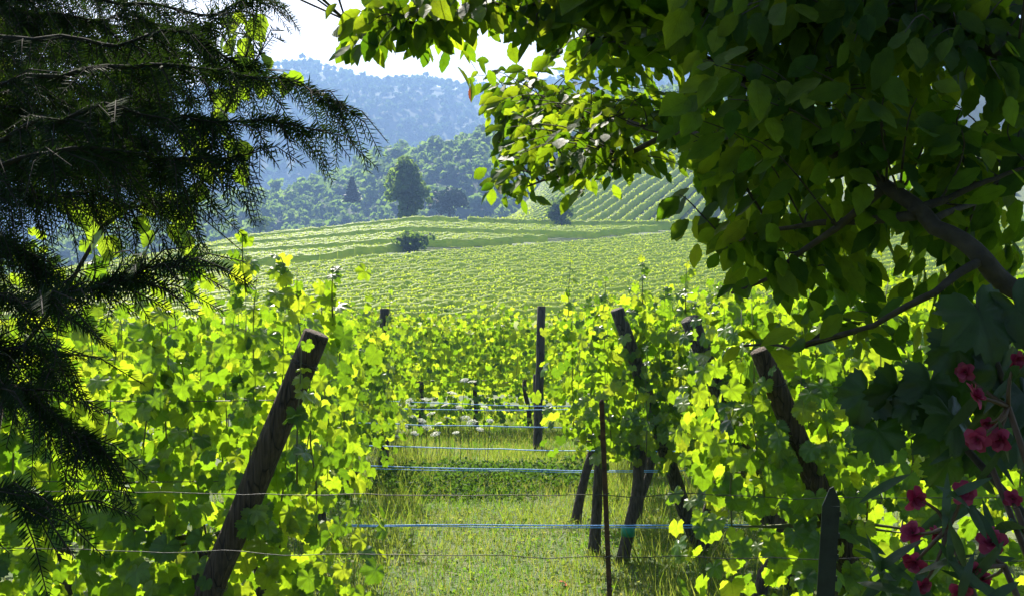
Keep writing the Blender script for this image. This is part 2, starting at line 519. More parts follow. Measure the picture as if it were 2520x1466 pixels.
# ------------------------------------------------------------------ blob foliage for distant plants
def blob_quads(centers, radii, n_each, size, up_bias=0.15):
    """leaf-clump quads over a set of blobs -> P, frames, sizes"""
    c = np.repeat(centers, n_each, 0); r = np.repeat(radii, n_each, 0)
    d = rnd_unit(len(c)); d[:, 2] = np.abs(d[:, 2]) * .85 + d[:, 2] * .15 + up_bias * 0
    d /= np.linalg.norm(d, axis=1, keepdims=True)
    rr = 0.62 + 0.42 * RNG.random((len(c), 1)) ** .6
    P = c + d * r * rr
    nrm = d + rnd_unit(len(c)) * .65
    tip = rnd_unit(len(c))
    S = size * (0.6 + 0.8 * RNG.random(len(c)))
    return P, frames(tip, nrm), S
QUAD = [(np.array([(-.5, -.35, 0), (.45, -.5, .08), (.55, .4, -.05), (-.4, .5, .1)], float), np.array([(0, 1, 2, 3)]), np.zeros((4, 2))),
        (np.array([(-.5, -.1, 0), (.1, -.5, .1), (.5, .15, -.05), (-.15, .5, .08)], float), np.array([(0, 1, 2, 3)]), np.zeros((4, 2)))]

def crown_blobs(pos, rx, rz, n):
    c = []; r = []
    for i in range(n):
        d = rnd_unit(1)[0]
        k = RNG.random() ** .5 * .70
        c.append(pos + d * np.array([rx, rx, rz]) * k)
        q = .34 + .22 * RNG.random()
        r.append((rx * q, rx * q, rz * q * .9))
    return np.array(c), np.array(r)

def wood(name, label, pts, rx, rz, nblob, nq, size, mat, tintk):
    Pc, Rc, ti = [], [], []
    for p, a, b in zip(pts, rx, rz):
        c, r = crown_blobs(np.array(p) + np.array([0, 0, b * .8]), a, b, nblob)
        Pc.append(c); Rc.append(r); ti.append(np.full(len(c) * nq, RNG.random()))
    P, RM, S = blob_quads(np.concatenate(Pc), np.concatenate(Rc), nq, 1.0)
    S = S * np.repeat(np.repeat(np.asarray(rx), nblob), nq) * size
    t = np.concatenate(ti) * tintk + RNG.random(len(P)) * (1 - tintk)
    o = link(name, scatter(name, QUAD, P, RM, S, mat, tint=t * .98))
    return tag(o, label, 'wood', kind='stuff')

# near wooded slope
pts, rx, rz = [], [], []
for yy in np.arange(330, 580, 7.5):
    for xx in np.arange(-.5 * yy - 10, .30 * yy, 7.0):
        x = xx + RNG.uniform(-3, 3); y = yy + RNG.uniform(-3, 3)
        z = float(ridge(x, y))
        if z < -16 or z < tz(x, y) - 6: continue
        a = RNG.uniform(3.4, 6.2)
        pts.append((x, y, z)); rx.append(a); rz.append(a * RNG.uniform(.9, 1.35))
wood('forest', 'hazy blue-green broadleaf wood covering the slope behind the vineyard', pts, rx, rz, 5, 16, .38, M['forest'], .75)
print('near wood', len(pts))
# far mountain wood
pts, rx, rz = [], [], []
for yy in np.geomspace(700, 1500, 66):
    st = 13.5 * yy / 1100
    for xx in np.arange(-.48 * yy, .42 * yy, st):
        x = xx + RNG.uniform(-.5, .5) * st; y = yy + RNG.uniform(-6, 6)
        z = float(mountain(x, y))
        a = RNG.uniform(5, 9.5)
        pts.append((x, y, z)); rx.append(a); rz.append(a * RNG.uniform(.9, 1.3))
wood('forest', 'blue hazy forest covering the far mountain under the sky', pts, rx, rz, 3, 8, .56, M['shaded_mountain_wood'], .8)
print('far wood', len(pts))

# ------------------------------------------------------------------ single trees and bushes in the vineyard
def leafy_tree(name, label, cat, base, height, rad, nblob, nq, size, mat, crown_from=.25, tall=None):
    base = Vector(base)
    t = empty(name, base); tag(t, label, cat)
    mb = MB(); mb.tube(wobble(base - Vector((0, 0, .3)), base + Vector((0, 0, height * .7)), 6, rad * .06), [rad * .09 * (1 - .12 * i) for i in range(7)], 7)
    for i in range(5):
        a = i * 2.4
        mb.tube(wobble(base + Vector((0, 0, height * (.3 + .07 * i))), base + Vector((math.cos(a) * rad * .7, math.sin(a) * rad * .7, height * (.5 + .08 * i))), 4, .2), [rad * .035, rad * .03, rad * .022, rad * .015, rad * .008], 5)
    mb.build('trunk', M['branch'], t)
    zc = height * (crown_from + 1) / 2; hz = height * (1 - crown_from) / 2
    c, r = crown_blobs(np.array(base) + np.array([0, 0, zc]), rad, hz, nblob)
    P, RM, S = blob_quads(c, r, nq, size)
    P[:, 2] = np.maximum(P[:, 2], base.z + .05)
    tag(link('crown', scatter('crown', QUAD, P, RM, S, mat, base), t), kind='stuff')
    return t

def on_land(X, Y, d0=30):
    p = hit(X, Y, d0); p.z = tz(p.x, p.y); return p

p = at(1002, 505, 214); p.z = tz(p.x, p.y) - .5
leafy_tree('oak_tree', 'tall round dark-green tree at the crest of the vineyard', 'tree', p - Vector((0, 0, 1)), 17.0, 4.3, 26, 120, .70, M['forest'], -.02)
def conifer(name, label, base, h, r):
    base = Vector(base); t = empty(name, base); tag(t, label, 'tree')
    MB().tube([base - Vector((0, 0, .3)), base + Vector((0, 0, h * .95))], [r * .12, r * .02], 6).build('trunk', M['branch'], t)
    n = 1500
    k = RNG.random(n) ** .7; zz = h * (1 - k) ; a = RNG.random(n) * 6.283
    lay = .75 + .25 * np.cos(zz / h * 50)
    rr = r * k * lay * (.55 + .45 * RNG.random(n))
    P = np.array(base) + np.stack([np.cos(a) * rr, np.sin(a) * rr, zz], 1)
    d = np.stack([np.cos(a), np.sin(a), np.full(n, -.25)], 1)
    RM = frames(d, np.stack([np.cos(a) * .4, np.sin(a) * .4, np.ones(n)], 1) + rnd_unit(n) * .4)
    tag(link('crown', scatter('crown', QUAD, P, RM, r * .32 * (.6 + .7 * RNG.random(n)), M['conifer'], base), t), kind='stuff')
def wood_base(X, Y, d):
    q = at(X, Y, d); q.z = max(float(ridge(q.x, q.y)), tz(q.x, q.y)) ; return q
q = at(866, 485, 330); conifer('spruce_tree', 'small dark pointed conifer among the hillside trees', q - Vector((0, 0, 1.5)), 7.5, 3.2)
p = at(1105, 520, 300); leafy_tree('field_tree', 'broad dark-blue tree mound beside the tall crest tree', 'tree', p - Vector((0, 0, 3)), 10.0, 5.6, 22, 80, .7, M['conifer'], .0)
p = on_land(1006, 632, 40)
leafy_tree('bush', 'low spreading green bush among the sunlit vine rows', 'bush', p, 3.6, 3.2, 22, 70, .40, M['forest'], .0)
p = at(1382, 548, 196); p.z = tz(p.x, p.y)
leafy_tree('bush', 'round dark bush at the foot of the steep vineyard', 'bush', p, 7.0, 3.3, 22, 80, .45, M['forest'], .0)
p = at(1085, 553, 190); p.z = tz(p.x, p.y)
leafy_tree('bush', 'dark scrub at the bend of the farm track', 'bush', p, 1.7, 1.7, 8, 50, .3, M['forest'], .0)
p = on_land(2400, 620, 40)
leafy_tree('bush', 'dark bush in the field seen under the thick branch', 'bush', p, 2.4, 1.9, 12, 60, .32, M['forest'], .0)
for X, d, h, r, l in ((640, 300, 7, 3.8, 'pale round tree at the field edge above the leftmost vine shoots'), (265, 240, 5.0, 2.9, 'light-green round tree at the low end of the field edge')):
    q = at(X, 640 if X < 400 else 575, d)
    leafy_tree('edge_tree', l, 'tree', q - Vector((0, 0, 1)), h, r, 14, 70, .5, M['forest'], .05)

# ------------------------------------------------------------------ vine rows of the far fields
def row_mesh(name, a, b, per_m, size, h0, h1, wid, origin):
    """a trellised row: a lumpy leaf wall with loose leaves on it"""
    L = math.hypot(b[0] - a[0], b[1] - a[1])
    d = np.array([(b[0] - a[0]) / L, (b[1] - a[1]) / L]); nn = np.array([-d[1], d[0]])
    m = max(int(L / (.75 if a[1] < 205 else 1.6)), 4)
    tt = np.linspace(0, L, m)
    lump = RNG.random(m)
    prof = np.array([(-.34, h0), (-.40, h0 + .45 * (h1 - h0)), (-.26, h0 + .88 * (h1 - h0)), (0, h1), (.26, h0 + .88 * (h1 - h0)), (.40, h0 + .45 * (h1 - h0)), (.34, h0)])
    k = len(prof)
    off = prof[None, :, 0] * (wid / .5) * (.78 + .3 * RNG.random((m, k)))
    hh = prof[None, :, 1] * (.88 + .14 * lump[:, None]) + RNG.normal(size=(m, k)) * .05
    x = a[0] + d[0] * tt[:, None] + nn[0] * off; y = a[1] + d[1] * tt[:, None] + nn[1] * off
    Vb = np.stack([x, y, terrain(x, y) + hh], -1).reshape(-1, 3)
    q = np.arange((m - 1) * (k - 1)); r_, c_ = q // (k - 1), q % (k - 1); v0 = r_ * k + c_
    Fb = np.stack([v0, v0 + 1, v0 + k + 1, v0 + k], 1)
    Tb = RNG.random(len(Fb))
    n = max(int(L * per_m), 8)
    t = RNG.random(n); off = RNG.normal(size=n) * wid * .42
    lm = np.interp(t * L, tt, lump)
    hh = (h0 + (h1 - h0) * RNG.random(n) ** .45) * (.92 + .12 * lm) + .08
    x = a[0] + d[0] * L * t + nn[0] * off; y = a[1] + d[1] * L * t + nn[1] * off
    P = np.stack([x, y, terrain(x, y) + hh], 1)
    side = np.sign(off)[:, None] * np.array([[nn[0], nn[1], 0]])
    nrm = side * .7 + np.array([[0, 0, .7]]) * (hh / h1)[:, None] + rnd_unit(n) * .6
    RM = frames(rnd_unit(n) * .8 + np.array([[0, 0, -.6]]), nrm) * (size * (.6 + .8 * RNG.random(n)))[:, None, None]
    Vq = (np.einsum('nij,vj->nvi', RM, QUAD[0][0]) + P[:, None, :]).reshape(-1, 3)
    Fq = np.arange(4 * n).reshape(n, 4) + len(Vb)
    V = np.concatenate([Vb, Vq]) - np.array(origin)
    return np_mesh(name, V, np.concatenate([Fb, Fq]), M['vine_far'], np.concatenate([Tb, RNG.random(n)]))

def vine_row(a, b, label, group, per_m, size, h0=.5, h1=1.75, wid=.5, name='vine_row'):
    org = (a[0], a[1], tz(a[0], a[1]))
    o = link(name, row_mesh(name, a, b, per_m, size, h0, h1, wid, org), loc=org)
    return tag(o, label, 'vine row', group)

def clip_row(p, d, ok, t0, t1, step=2.0):
    """longest stretch of the line p + t d that satisfies ok"""
    best = None; cur = None
    for t in np.arange(t0, t1, step):
        q = (p[0] + d[0] * t, p[1] + d[1] * t)
        if ok(*q):
            cur = [t, t] if cur is None else [cur[0], t]
            if best is None or cur[1] - cur[0] > best[1] - best[0]: best = list(cur)
        else: cur = None
    if best is None or best[1] - best[0] < 3: return None
    return (p[0] + d[0] * best[0], p[1] + d[1] * best[0]), (p[0] + d[0] * best[1], p[1] + d[1] * best[1])

def in_view(x, y): return -.50 * y - 3 < x < .50 * y + 3
LA, LB = hit(870, 650, 40), hit(1720, 570, 40)
ld = Vector((LB.x - LA.x, LB.y - LA.y)).normalized(); ln = Vector((-ld.y, ld.x))
print('lane', LA, LB)
def side_of_lane(x, y): return (x - LA.x) * ln.x + (y - LA.y) * ln.y
row_count = 0
k = 0
while True:                                         # lower field: rows parallel to the track
    off = -8.0 - 2.3 * k; k += 1
    p = (LA.x + ln.x * off, LA.y + ln.y * off)
    if k > 90: break
    seg = clip_row(p, ld, lambda x, y: 66 < y < 200 and in_view(x, y), -170, 200)
    if not seg: continue
    dm = (seg[0][1] + seg[1][1]) / 2
    lab = 'first vine row below the field track, facing the viewer' if k == 1 else 'dense sunlit vine row in the field below the track'
    vine_row(*seg, lab, None if k == 1 else 'vine rows below the field track', 36, .11, .5, 1.75, .42)
    row_count += 1
UA = hit(640, 605, 60)
ud = Vector((1, .10)).normalized()
print('upper', UA)
un = Vector((-ud.y, ud.x))
for k in range(-40, 46):                            # upper field: rows across the slope, with open strips
    if k % 8 in (0, 1, 2): continue
    p = (UA.x + un.x * 2.6 * k, UA.y + un.y * 2.6 * k)
    seg = clip_row(p, ud, lambda x, y: side_of_lane(x, y) > 1.0 and 45 < y < 197 and in_view(x, y), -200, 260)
    if not seg: continue
    edge = k % 8 == 3
    lab = 'dark-fronted vine row behind an open strip of the upper field' if edge else 'sunlit vine row in the field above the track'
    vine_row(*seg, lab, 'vine rows behind the open strips' if edge else 'vine rows above the field track', 24, .13, .5, 1.75, .45)
    row_count += 1
# steep vineyard: rows running up the slope
hd = Vector((.30, 1)).normalized(); hn = Vector((hd.y, -hd.x))
for k in range(-26, 84):
    p = (-2 + hn.x * 3.0 * k, 208 + hn.y * 3.0 * k)
    seg = clip_row(p, hd, lambda x, y: 207 < y < 440 and -24 + .1 * (y - 206) < x < .46 * y, -90, 260, 3)
    if not seg: continue
    vine_row(*seg, 'narrow vine row climbing the steep hazy slope', 'vine rows climbing the steep slope', 8, .26, .2, 1.9, .5)
    row_count += 1
for dy in (0, ):                                    # dark boundary row at the foot of the slope
    a = at(1150, 553, 196); b = at(2300, 545, 202)
    vine_row((a.x, a.y), (b.x, b.y), 'dark vine row along the foot of the steep slope', None, 30, .22, .2, 2.0, .5)
print('far rows', row_count)

# ------------------------------------------------------------------ near grapevines
def near_vine(base, rowdir, span, n_leaf, n_obj, label, group, zlo=.55, zhi=1.85, thick=.2, lean=None, leaf=.072, trunk_top=.78, shoots=7, tie=False, end=0, leaves_low=.0, trunk_r=.038):
    """one grapevine: trunk, shoots, leaves; rowdir = unit vector of the row"""
    base = Vector(base); rowdir = Vector(rowdir).normalized()
    nd = Vector((-rowdir.y, rowdir.x, 0))
    v = empty('grapevine', base); tag(v, label, 'grapevine', group)
    top = base + (Vector(lean) if lean is not None else Vector((jit(.12), jit(.1), 0))) + Vector((0, 0, trunk_top))
    path = wobble(base - Vector((0, 0, .05)), top, 7, .05, random.random() * 9)
    MB().tube(path, [trunk_r * s for s in (1.35, 1.1, 1.0, .95, .9, .95, 1.0, .85)], 8).build('trunk', M['bark'], v)
    if tie:
        MB().tube([path[2] + Vector((0, 0, -.02)), path[2] + Vector((0, 0, .05))], trunk_r * 1.15, 8).build('tie', M['tie'], v)
    head = path[-1]
    sh = []
    for s in range(shoots):
        f = (s + .5) / shoots * 2 - 1
        a = head + rowdir * (f * span * .5) + Vector((0, 0, jit(.05)))
        b = a + rowdir * jit(.12) + nd * jit(.10) + Vector((0, 0, (zhi - (a.z - base.z)) * random.uniform(.78, .98)))
        MB().tube(wobble(head, a, 3, .02) + wobble(a, b, 6, .05, s)[1:], [.009, .007, .006, .005, .0042, .0036, .003, .0026, .002, .0014][:10], 5).build('shoot', M['cane'], v)
        sh.append((a, b))
    # leaves
    n = n_leaf
    A = np.array([list(sh[i % shoots][0]) for i in range(n)]); B = np.array([list(sh[i % shoots][1]) for i in range(n)])
    t = RNG.random(n)
    P = A + (B - A) * t[:, None]
    zl = base.z + zlo
    P[:, 2] = zl + (P[:, 2] - (head.z)) / max(base.z + zhi - head.z, .1) * (base.z + zhi - zl)
    side = np.where(RNG.random(n) < .5, -1., 1.)
    offn = side * np.minimum(np.abs(RNG.normal(size=n)), 1.9) * thick * (1.15 - .5 * t)
    offr = np.clip(RNG.normal(size=n) * (span * .5 / shoots + .07), -.26, .26)
    rd, n3 = np.array(rowdir), np.array(nd)
    P = P + offn[:, None] * n3 + offr[:, None] * rd
    P[:, 2] += RNG.normal(size=n) * .05
    P[:, 2] = np.maximum(P[:, 2], base.z + .04)
    nrm = (np.sign(offn) * .9)[:, None] * n3 + rnd_unit(n) * .55 + np.array([[0, 0, .55]])
    if end: nrm += np.clip(offr * end * 6, 0, 1.2)[:, None] * rd * end
    tip = np.array([[0, 0, -1.0]]) + (np.sign(offn) * .35)[:, None] * n3 + rnd_unit(n) * .55
    RM = frames(tip, nrm)
    S = leaf * (.55 + .65 * RNG.random(n)) * np.where(t > .88, .7, 1)
    o = np.argsort(np.linalg.norm(P - np.array(EYE), axis=1) + RNG.random(n) * .1)
    P, RM, S = P[o], RM[o], S[o]
    if n_obj:
        leaf_objects('leaf', 'vine_leaf', VINE_L, M['vine'], P[:n_obj], RM[:n_obj], S[:n_obj], v, base)
    if n_obj < n:
        tag(link('foliage', scatter('foliage', VINE_S, P[n_obj:], RM[n_obj:], S[n_obj:], M['vine'], base), v), kind='stuff')
    return v

def lean_post(top, bottom, r, label, mat, wraps=(), group=None):
    top, bottom = Vector(top), Vector(bottom)
    p = empty('end_post', bottom); tag(p, label, 'post', group)
    pts = wobble(bottom - (top - bottom).normalized() * .15, top, 8, .02)
    rr = [r * (1.05 - .10 * i / 8 + jit(.04)) for i in range(9)]
    ax = (top - bottom).normalized()
    pts += [top + ax * .006]; rr += [r * .86]
    MB().tube(pts, rr, 14).build('pole', mat, p)
    for w in wraps:
        c = bottom.lerp(top, w)
        mb = MB()
        for k in range(2):
            q = c + ax * (.012 * k)
            u = ax.cross(Vector((0, 1, .1))).normalized(); vv = ax.cross(u)
            mb.tube([q + (u * math.cos(a) + vv * math.sin(a)) * (r * 1.04) + ax * .004 * math.sin(a + k) for a in [i * math.pi / 9 for i in range(19)]], .002, 5, cap=False)
        mb.build('wire_wrap', M['darkwire'], p)
    return p

def down(top, X2, Y2, d2):
    b = at(X2, Y2, d2); b.z = tz(b.x, b.y); return b

# leaning end posts
lean_post(at(778, 822, 3.95), down(None, 345, 1880, 4.05), .050, 'thick brown leaning post at the end of the nearest vine row left of the lane', M['post'], (.93, .42))
lean_post(at(1872, 862, 4.55), down(None, 2225, 1735, 4.72), .050, 'reddish-brown leaning post nearest the black fence stake', M['post'], (.9,))
lean_post(at(1697, 785, 6.3), down(None, 1960, 1451, 6.7), .055, 'grey weathered leaning post in the middle of the three leaning right', M['old_post'], (.9,))
lean_post(at(1518, 762, 7.55), down(None, 1720, 1360, 7.8), .05, 'grey leaning post farthest of the three leaning right', M['old_post'], (.9,))
# upright posts
def up_post(X, Ytop, Ybase, d, r, label, lean=0):
    t = at(X, Ytop, d); b = at(X - lean, Ybase, d); b.z = tz(b.x, b.y); b.y = t.y
    return lean_post(t, b, r, label, M['old_post'], (.8,))
up_post(1332, 754, 1106, 14.2, .055, 'upright dark wooden post standing in the lane before the cross row', 10)
up_post(1318, 922, 1100, 14.5, .035, 'short stub stake beside the upright post in the lane', 0)
up_post(946, 760, 1160, 12.25, .055, 'upright dark post at the lane edge among the left vines')

vs_seed = 5
random.seed(vs_seed)
LEFT = [(4.25, -.80), (5.85, -.90), (7.4, -1.12), (8.9, -1.12), (10.4, -1.16), (12.0, -1.28), (13.6, -1.55), (15.2, -1.7)]
RIGHT = [(4.75, 1.10), (6.35, 1.02), (7.7, .92), (9.1, .62), (10.7, .86), (12.3, .95), (13.9, 1.15), (15.4, 1.3)]
for ri, (y, x0) in enumerate(LEFT):
    vis = max(1, int(math.ceil((.49 * y + x0 + .4) / 1.0)))
    vis = min(vis, [3, 3, 3, 3, 2, 2, 2, 2][ri])
    for k in range(vis):
        x = x0 - .42 - k * 1.0
        near = ri == 0
        tall = 1.86
        if ri == 0: lab = ['grapevine behind the leaning brown post in the nearest left row', 'grapevine in the middle of the nearest left row, over the dark trunk', 'grapevine of the nearest left row partly hidden by the yew'][k]
        else: lab = f'grapevine in the {ordn(ri)} row left of the lane, {ordn(k)} from the lane'
        near_vine((x, y, tz(x, y)), (1, 0, 0), 1.0, 900 if near else (520 if k == 0 else 320 if ri < 3 else 200), (300 if ri == 0 else 170 if ri == 1 else 60) if k < 2 or near else 0, lab, 'grapevines left of the lane',
                  zlo=.18 if ri < 2 else .5, zhi=tall if ri else (1.86 if k == 0 else 2.04), thick=.2, end=1 if k == 0 else 0, leaf=.057, trunk_r=.055 if ri == 0 else .04)
for ri, (y, x0) in enumerate(RIGHT):
    vis = [2, 3, 3, 3, 2, 2, 2, 2][ri]
    for k in range(vis):
        x = x0 + .38 + k * 1.0
        lean = (.22, .05, 0) if k == 0 and ri in (1, 2, 3) else None
        lab = f'grapevine in the {ordn(ri)} row right of the lane, {ordn(k)} from the lane'
        near_vine((x, y, tz(x, y)), (1, 0, 0), 1.0, 760 if ri < 2 else (600 if k == 0 else 320 if ri < 4 else 220), (240 if ri < 2 else 100 if ri < 4 else 0) if k < 2 else 0, lab, 'grapevines right of the lane',
                  zlo=.25 if ri < 1 else .62, zhi=[1.84, 2.02, 2.06, 2.0, 1.9, 1.88, 1.88, 1.88][ri], thick=.2, end=-1 if k == 0 else 0, lean=lean, leaf=.061, tie=(ri == 2 and k == 0))
# extra visible trunks at the lane's right edge (young vines whose heads join the rows)
for X, Y, d, ln_, lab in ((1410, 1283, 9.0, (.22, .1, 0), 'gnarled grapevine leaning right at the lane edge, farthest of the three leaning trunks'),
                          (1462, 1362, 7.72, (.06, .1, 0), 'gnarled upright grapevine just behind the rusty stake'),
                          (1527, 1382, 7.45, (.16, .1, 0), 'gnarled grapevine with a green tie right of the rusty stake')):
    b = at(X, Y, d); b.z = tz(b.x, b.y)
    near_vine(b, (1, 0, 0), .55, 210, 80, lab, 'grapevines right of the lane', zlo=.75, zhi=1.85, lean=ln_, shoots=4, thick=.17, tie=X == 1527, end=-1, leaf=.06, trunk_r=.042)
# cross row closing the lane, seen through the opening
for k in range(9):
    x = -3.1 + k * .85
    y = 17.0 + .12 * (k - 4)
    near_vine((x, y, tz(x, y)), (1, .14, 0), .9, 470, 40, f'grapevine in the cross row closing the lane, {ordn(k)} from the left', 'grapevines of the cross row', zlo=.16, zhi=2.04, thick=.18, leaf=.056, shoots=7)
for k, y in enumerate(np.arange(20.6, 26, 1.75)):
    vine_row((-.5 * y, y), (.5 * y, y + 1.5), f'{ordn(k)} vine row behind the cross row at the foot of the field', 'vine rows behind the cross row', 150, .085, .5, 1.75, .4)

# loose shoots rising above the rows
def shoot_up(X, Y, Yb, d, n, label):
    a = at(X + jit(12), Yb, d); b = at(X, Y, d)
    s = empty('vine_shoot', a); tag(s, label, 'vine shoot', 'long vine shoots above the rows')
    pts = wobble(a, b, 6, .03, X)
    MB().tube(pts, [.004, .004, .0035, .003, .0025, .002, .0015], 5).build('stem', M['cane'], s)
    t = np.linspace(.1, 1, n); pp = np.array([list(Vector(pts[min(int(q * 6), 5)]).lerp(pts[min(int(q * 6) + 1, 6)], q * 6 - int(q * 6) if q < 1 else 1)) for q in t])
    pp += RNG.normal(size=pp.shape) * .018
    RM = frames(rnd_unit(n) * .7 + np.array([[0, 0, -.5]]), rnd_unit(n) * .6 + np.array([[0, -.5, .8]]))
    leaf_objects('leaf', 'vine_leaf', VINE_L, M['vine'], pp, RM, .055 * (1.15 - .6 * t), s, a)
for X, Y, Yb, d, n, lab in ((598, 575, 720, 4.2, 8, 'tall vine shoot rising highest above the nearest left row'), (462, 600, 730, 4.2, 7, 'vine shoot above the left row between yew and tall shoot'),
                            (690, 630, 760, 4.2, 7, 'vine shoot at the right shoulder of the nearest left row'), (818, 655, 800, 4.3, 8, 'vine shoot above the leaning brown post'),
                            (238, 562, 720, 4.2, 7, 'vine shoot topped by a lone leaf beside the yew'), (1405, 632, 780, 9.0, 8, 'slender vine shoot leaning left above the lane opening'),
                            (1580, 640, 760, 7.6, 8, 'vine shoot above the grey leaning posts'), (1690, 650, 780, 6.4, 8, 'vine shoot just left of the hanging dark leaves'),
                            (2432, 610, 760, 5.0, 6, 'vine shoot under the thick branch at the right edge'), (960, 715, 800, 11.0, 6, 'vine shoot above the dark upright post left of the lane'), (1490, 680, 800, 8.3, 7, 'vine shoot over the farthest grey leaning post')):
    shoot_up(X, Y, Yb, d, n, lab)

shoot_up(742, 850, 1190, 3.82, 9, 'vine shoot crossing in front of the leaning brown post')
shoot_up(1745, 880, 1180, 6.1, 9, 'vine shoot crossing in front of the middle grey leaning post')
shoot_up(1590, 860, 1120, 7.2, 9, 'vine shoot crossing in front of the farthest grey leaning post')
# trellis wires in the nearest rows
for (y, x1, x2, z, lab) in ((4.12, -2.6, -.82, 1.32, 'thin dark upper trellis wire through the nearest left row'), (4.12, -2.6, -.92, 1.02, 'thin dark lower trellis wire through the nearest left row'),
                            (4.62, 1.2, 2.6, 1.35, 'thin dark trellis wire through the nearest right row')):
    a, b = Vector((x1, y, z)), Vector((x2, y, z + .01))
    tag(MB().tube(wobble(a, b, 10, .01), .0016, 5).build('trellis_wire', M['darkwire'], origin=a), lab, 'wire')

# ------------------------------------------------------------------ blue cords across the lane
for i, (X1, Y1, d1, X2, Y2, d2, r, lab) in enumerate((
        (-30, 1283, 6.6, 1870, 1290, 6.7, 0.0042, 'blue-white cord nearest the viewer, upper strand of the lowest pair'), (180, 1286, 6.6, 1900, 1296, 6.7, .003, 'blue-white cord, lower strand of the lowest pair'),
        (905, 1145, 9.4, 1690, 1157, 9.0, .0048, 'blue cord second lowest, over the dark weeds'), (920, 1152, 9.4, 1640, 1160, 9.0, .003, 'thin blue cord just under the second lowest cord'),
        (885, 1095, 9.6, 1750, 1110, 8.6, .0044, 'pale blue cord running behind the rusty stake at mid height'),
        (825, 1037, 9.2, 1478, 1052, 9.2, .0048, 'bright blue cord through the white flowers'),
        (930, 1004, 13.0, 1425, 1006, 13.0, .0052, 'pale blue cord second highest across the lane'), (955, 986, 13.4, 1425, 1000, 13.4, .0048, 'pale blue cord highest across the lane'))):
    a, b = at(X1, Y1, d1), at(X2, Y2, d2)
    tag(MB().tube(wobble(a, b, 14, .012, i, .012), r, 6).build('cord', M['cord'], origin=a), lab, 'cord', 'blue cords across the lane')

# ------------------------------------------------------------------ garden fence: two wires, rusty stake, black stake
def fence_wire(Y1, Ym, Y2, lab, seed, amp):
    d = 2.85
    pts = []
    for i in range(61):
        X = -250 + i * 50
        Y = np.interp(X, [-250, 700, 1480, 2030, 2750], [Y1, Y1 + .5 * (Ym - Y1) + 6, Ym, Ym + 5, Y2]) + amp * mnoise.noise(Vector((X * .0063, seed, 0))) + amp * .5 * mnoise.noise(Vector((X * .02, seed, 4)))
        pts.append(at(X, float(Y), d + .02 * math.sin(X * .003)))
    tag(MB().tube(pts, .0012, 6).build('fence_wire', M['wire'], origin=pts[0]), lab, 'wire', 'garden fence wires')
fence_wire(1203, 1216, 1222, 'upper kinked galvanised fence wire across the whole view', 3.3, 9)
fence_wire(1343, 1368, 1380, 'lower kinked galvanised fence wire across the whole view', 8.1, 9)
a, b = at(1480, 990, 2.87), at(1506, 1620, 2.87)
b = a + (b - a) * ((a.z + .3) / (a.z - b.z)) ; 
st = empty('metal_stake', Vector((b.x, b.y, 0))); tag(st, 'thin rusty iron stake carrying the fence wires in the lane', 'stake')
MB().prism([(-.0065, -.002), (.0065, -.002), (.0065, .0015), (.0022, .0015), (.0022, .010), (-.0022, .010), (-.0022, .0015), (-.0065, .0015)], (b, a)).build('shaft', M['rust'], st, smooth=False)
MB().tube([a + Vector((0, 0, -.004)), a + Vector((.001, 0, .008))], [.008, .004], 6).build('bent_tip', M['rust'], st)
for Y in (1216, 1368):
    q = at(1480 + (Y - 990) * 26 / 630, Y, 2.86)
    MB().tube([q + Vector((-.010, -.004, -.004)), q + Vector((0, -.008, .002)), q + Vector((.010, -.004, .004))], .0016, 5).build('wire_tie', M['wire'], st)
a, b = at(2047, 1196, 2.55), at(2020, 1640, 2.55)
b = a + (b - a) * ((a.z + .3) / (a.z - b.z))
st = empty('fence_stake', Vector((b.x, b.y, 0))); tag(st, 'black pointed steel fence stake before the right vines', 'stake')
ax = (a - b).normalized(); sh = a - ax * .045
w = .0205
mb = MB().prism([(-w, -.002), (w, -.002), (w, .002), (.002, .002), (.002, .024), (-.002, .024), (-.002, .002), (-w, .002)], (b, sh))
mb.build('shaft', M['black'], st, smooth=False)
mb = MB(); X = Vector((1, 0, 0)); Yv = Vector((0, 1, 0))
tp = [sh + X * -w, sh + X * w, sh + X * (w * .9) + ax * .014, sh + X * .003 + ax * .045, sh + X * (-.006) + ax * .040]
for q in tp: mb.v.append(q - Yv * .002)
for q in tp: mb.v.append(q + Yv * .002)
n = 5; mb.f += [tuple(range(n)), tuple(range(2 * n - 1, n - 1, -1))] + [(i, (i + 1) % n + 0, (i + 1) % n + n, i + n) for i in range(n)]
mb.build('point', M['black'], st, smooth=False)
for k in range(6):
    q = a - ax * (.07 + .05 * k) + X * w
    MB().prism([(-.004, -.002), (.004, -.002), (.004, .002), (-.004, .002)], (q, q + ax * .012)).build('notch', M['black'], st, smooth=False)

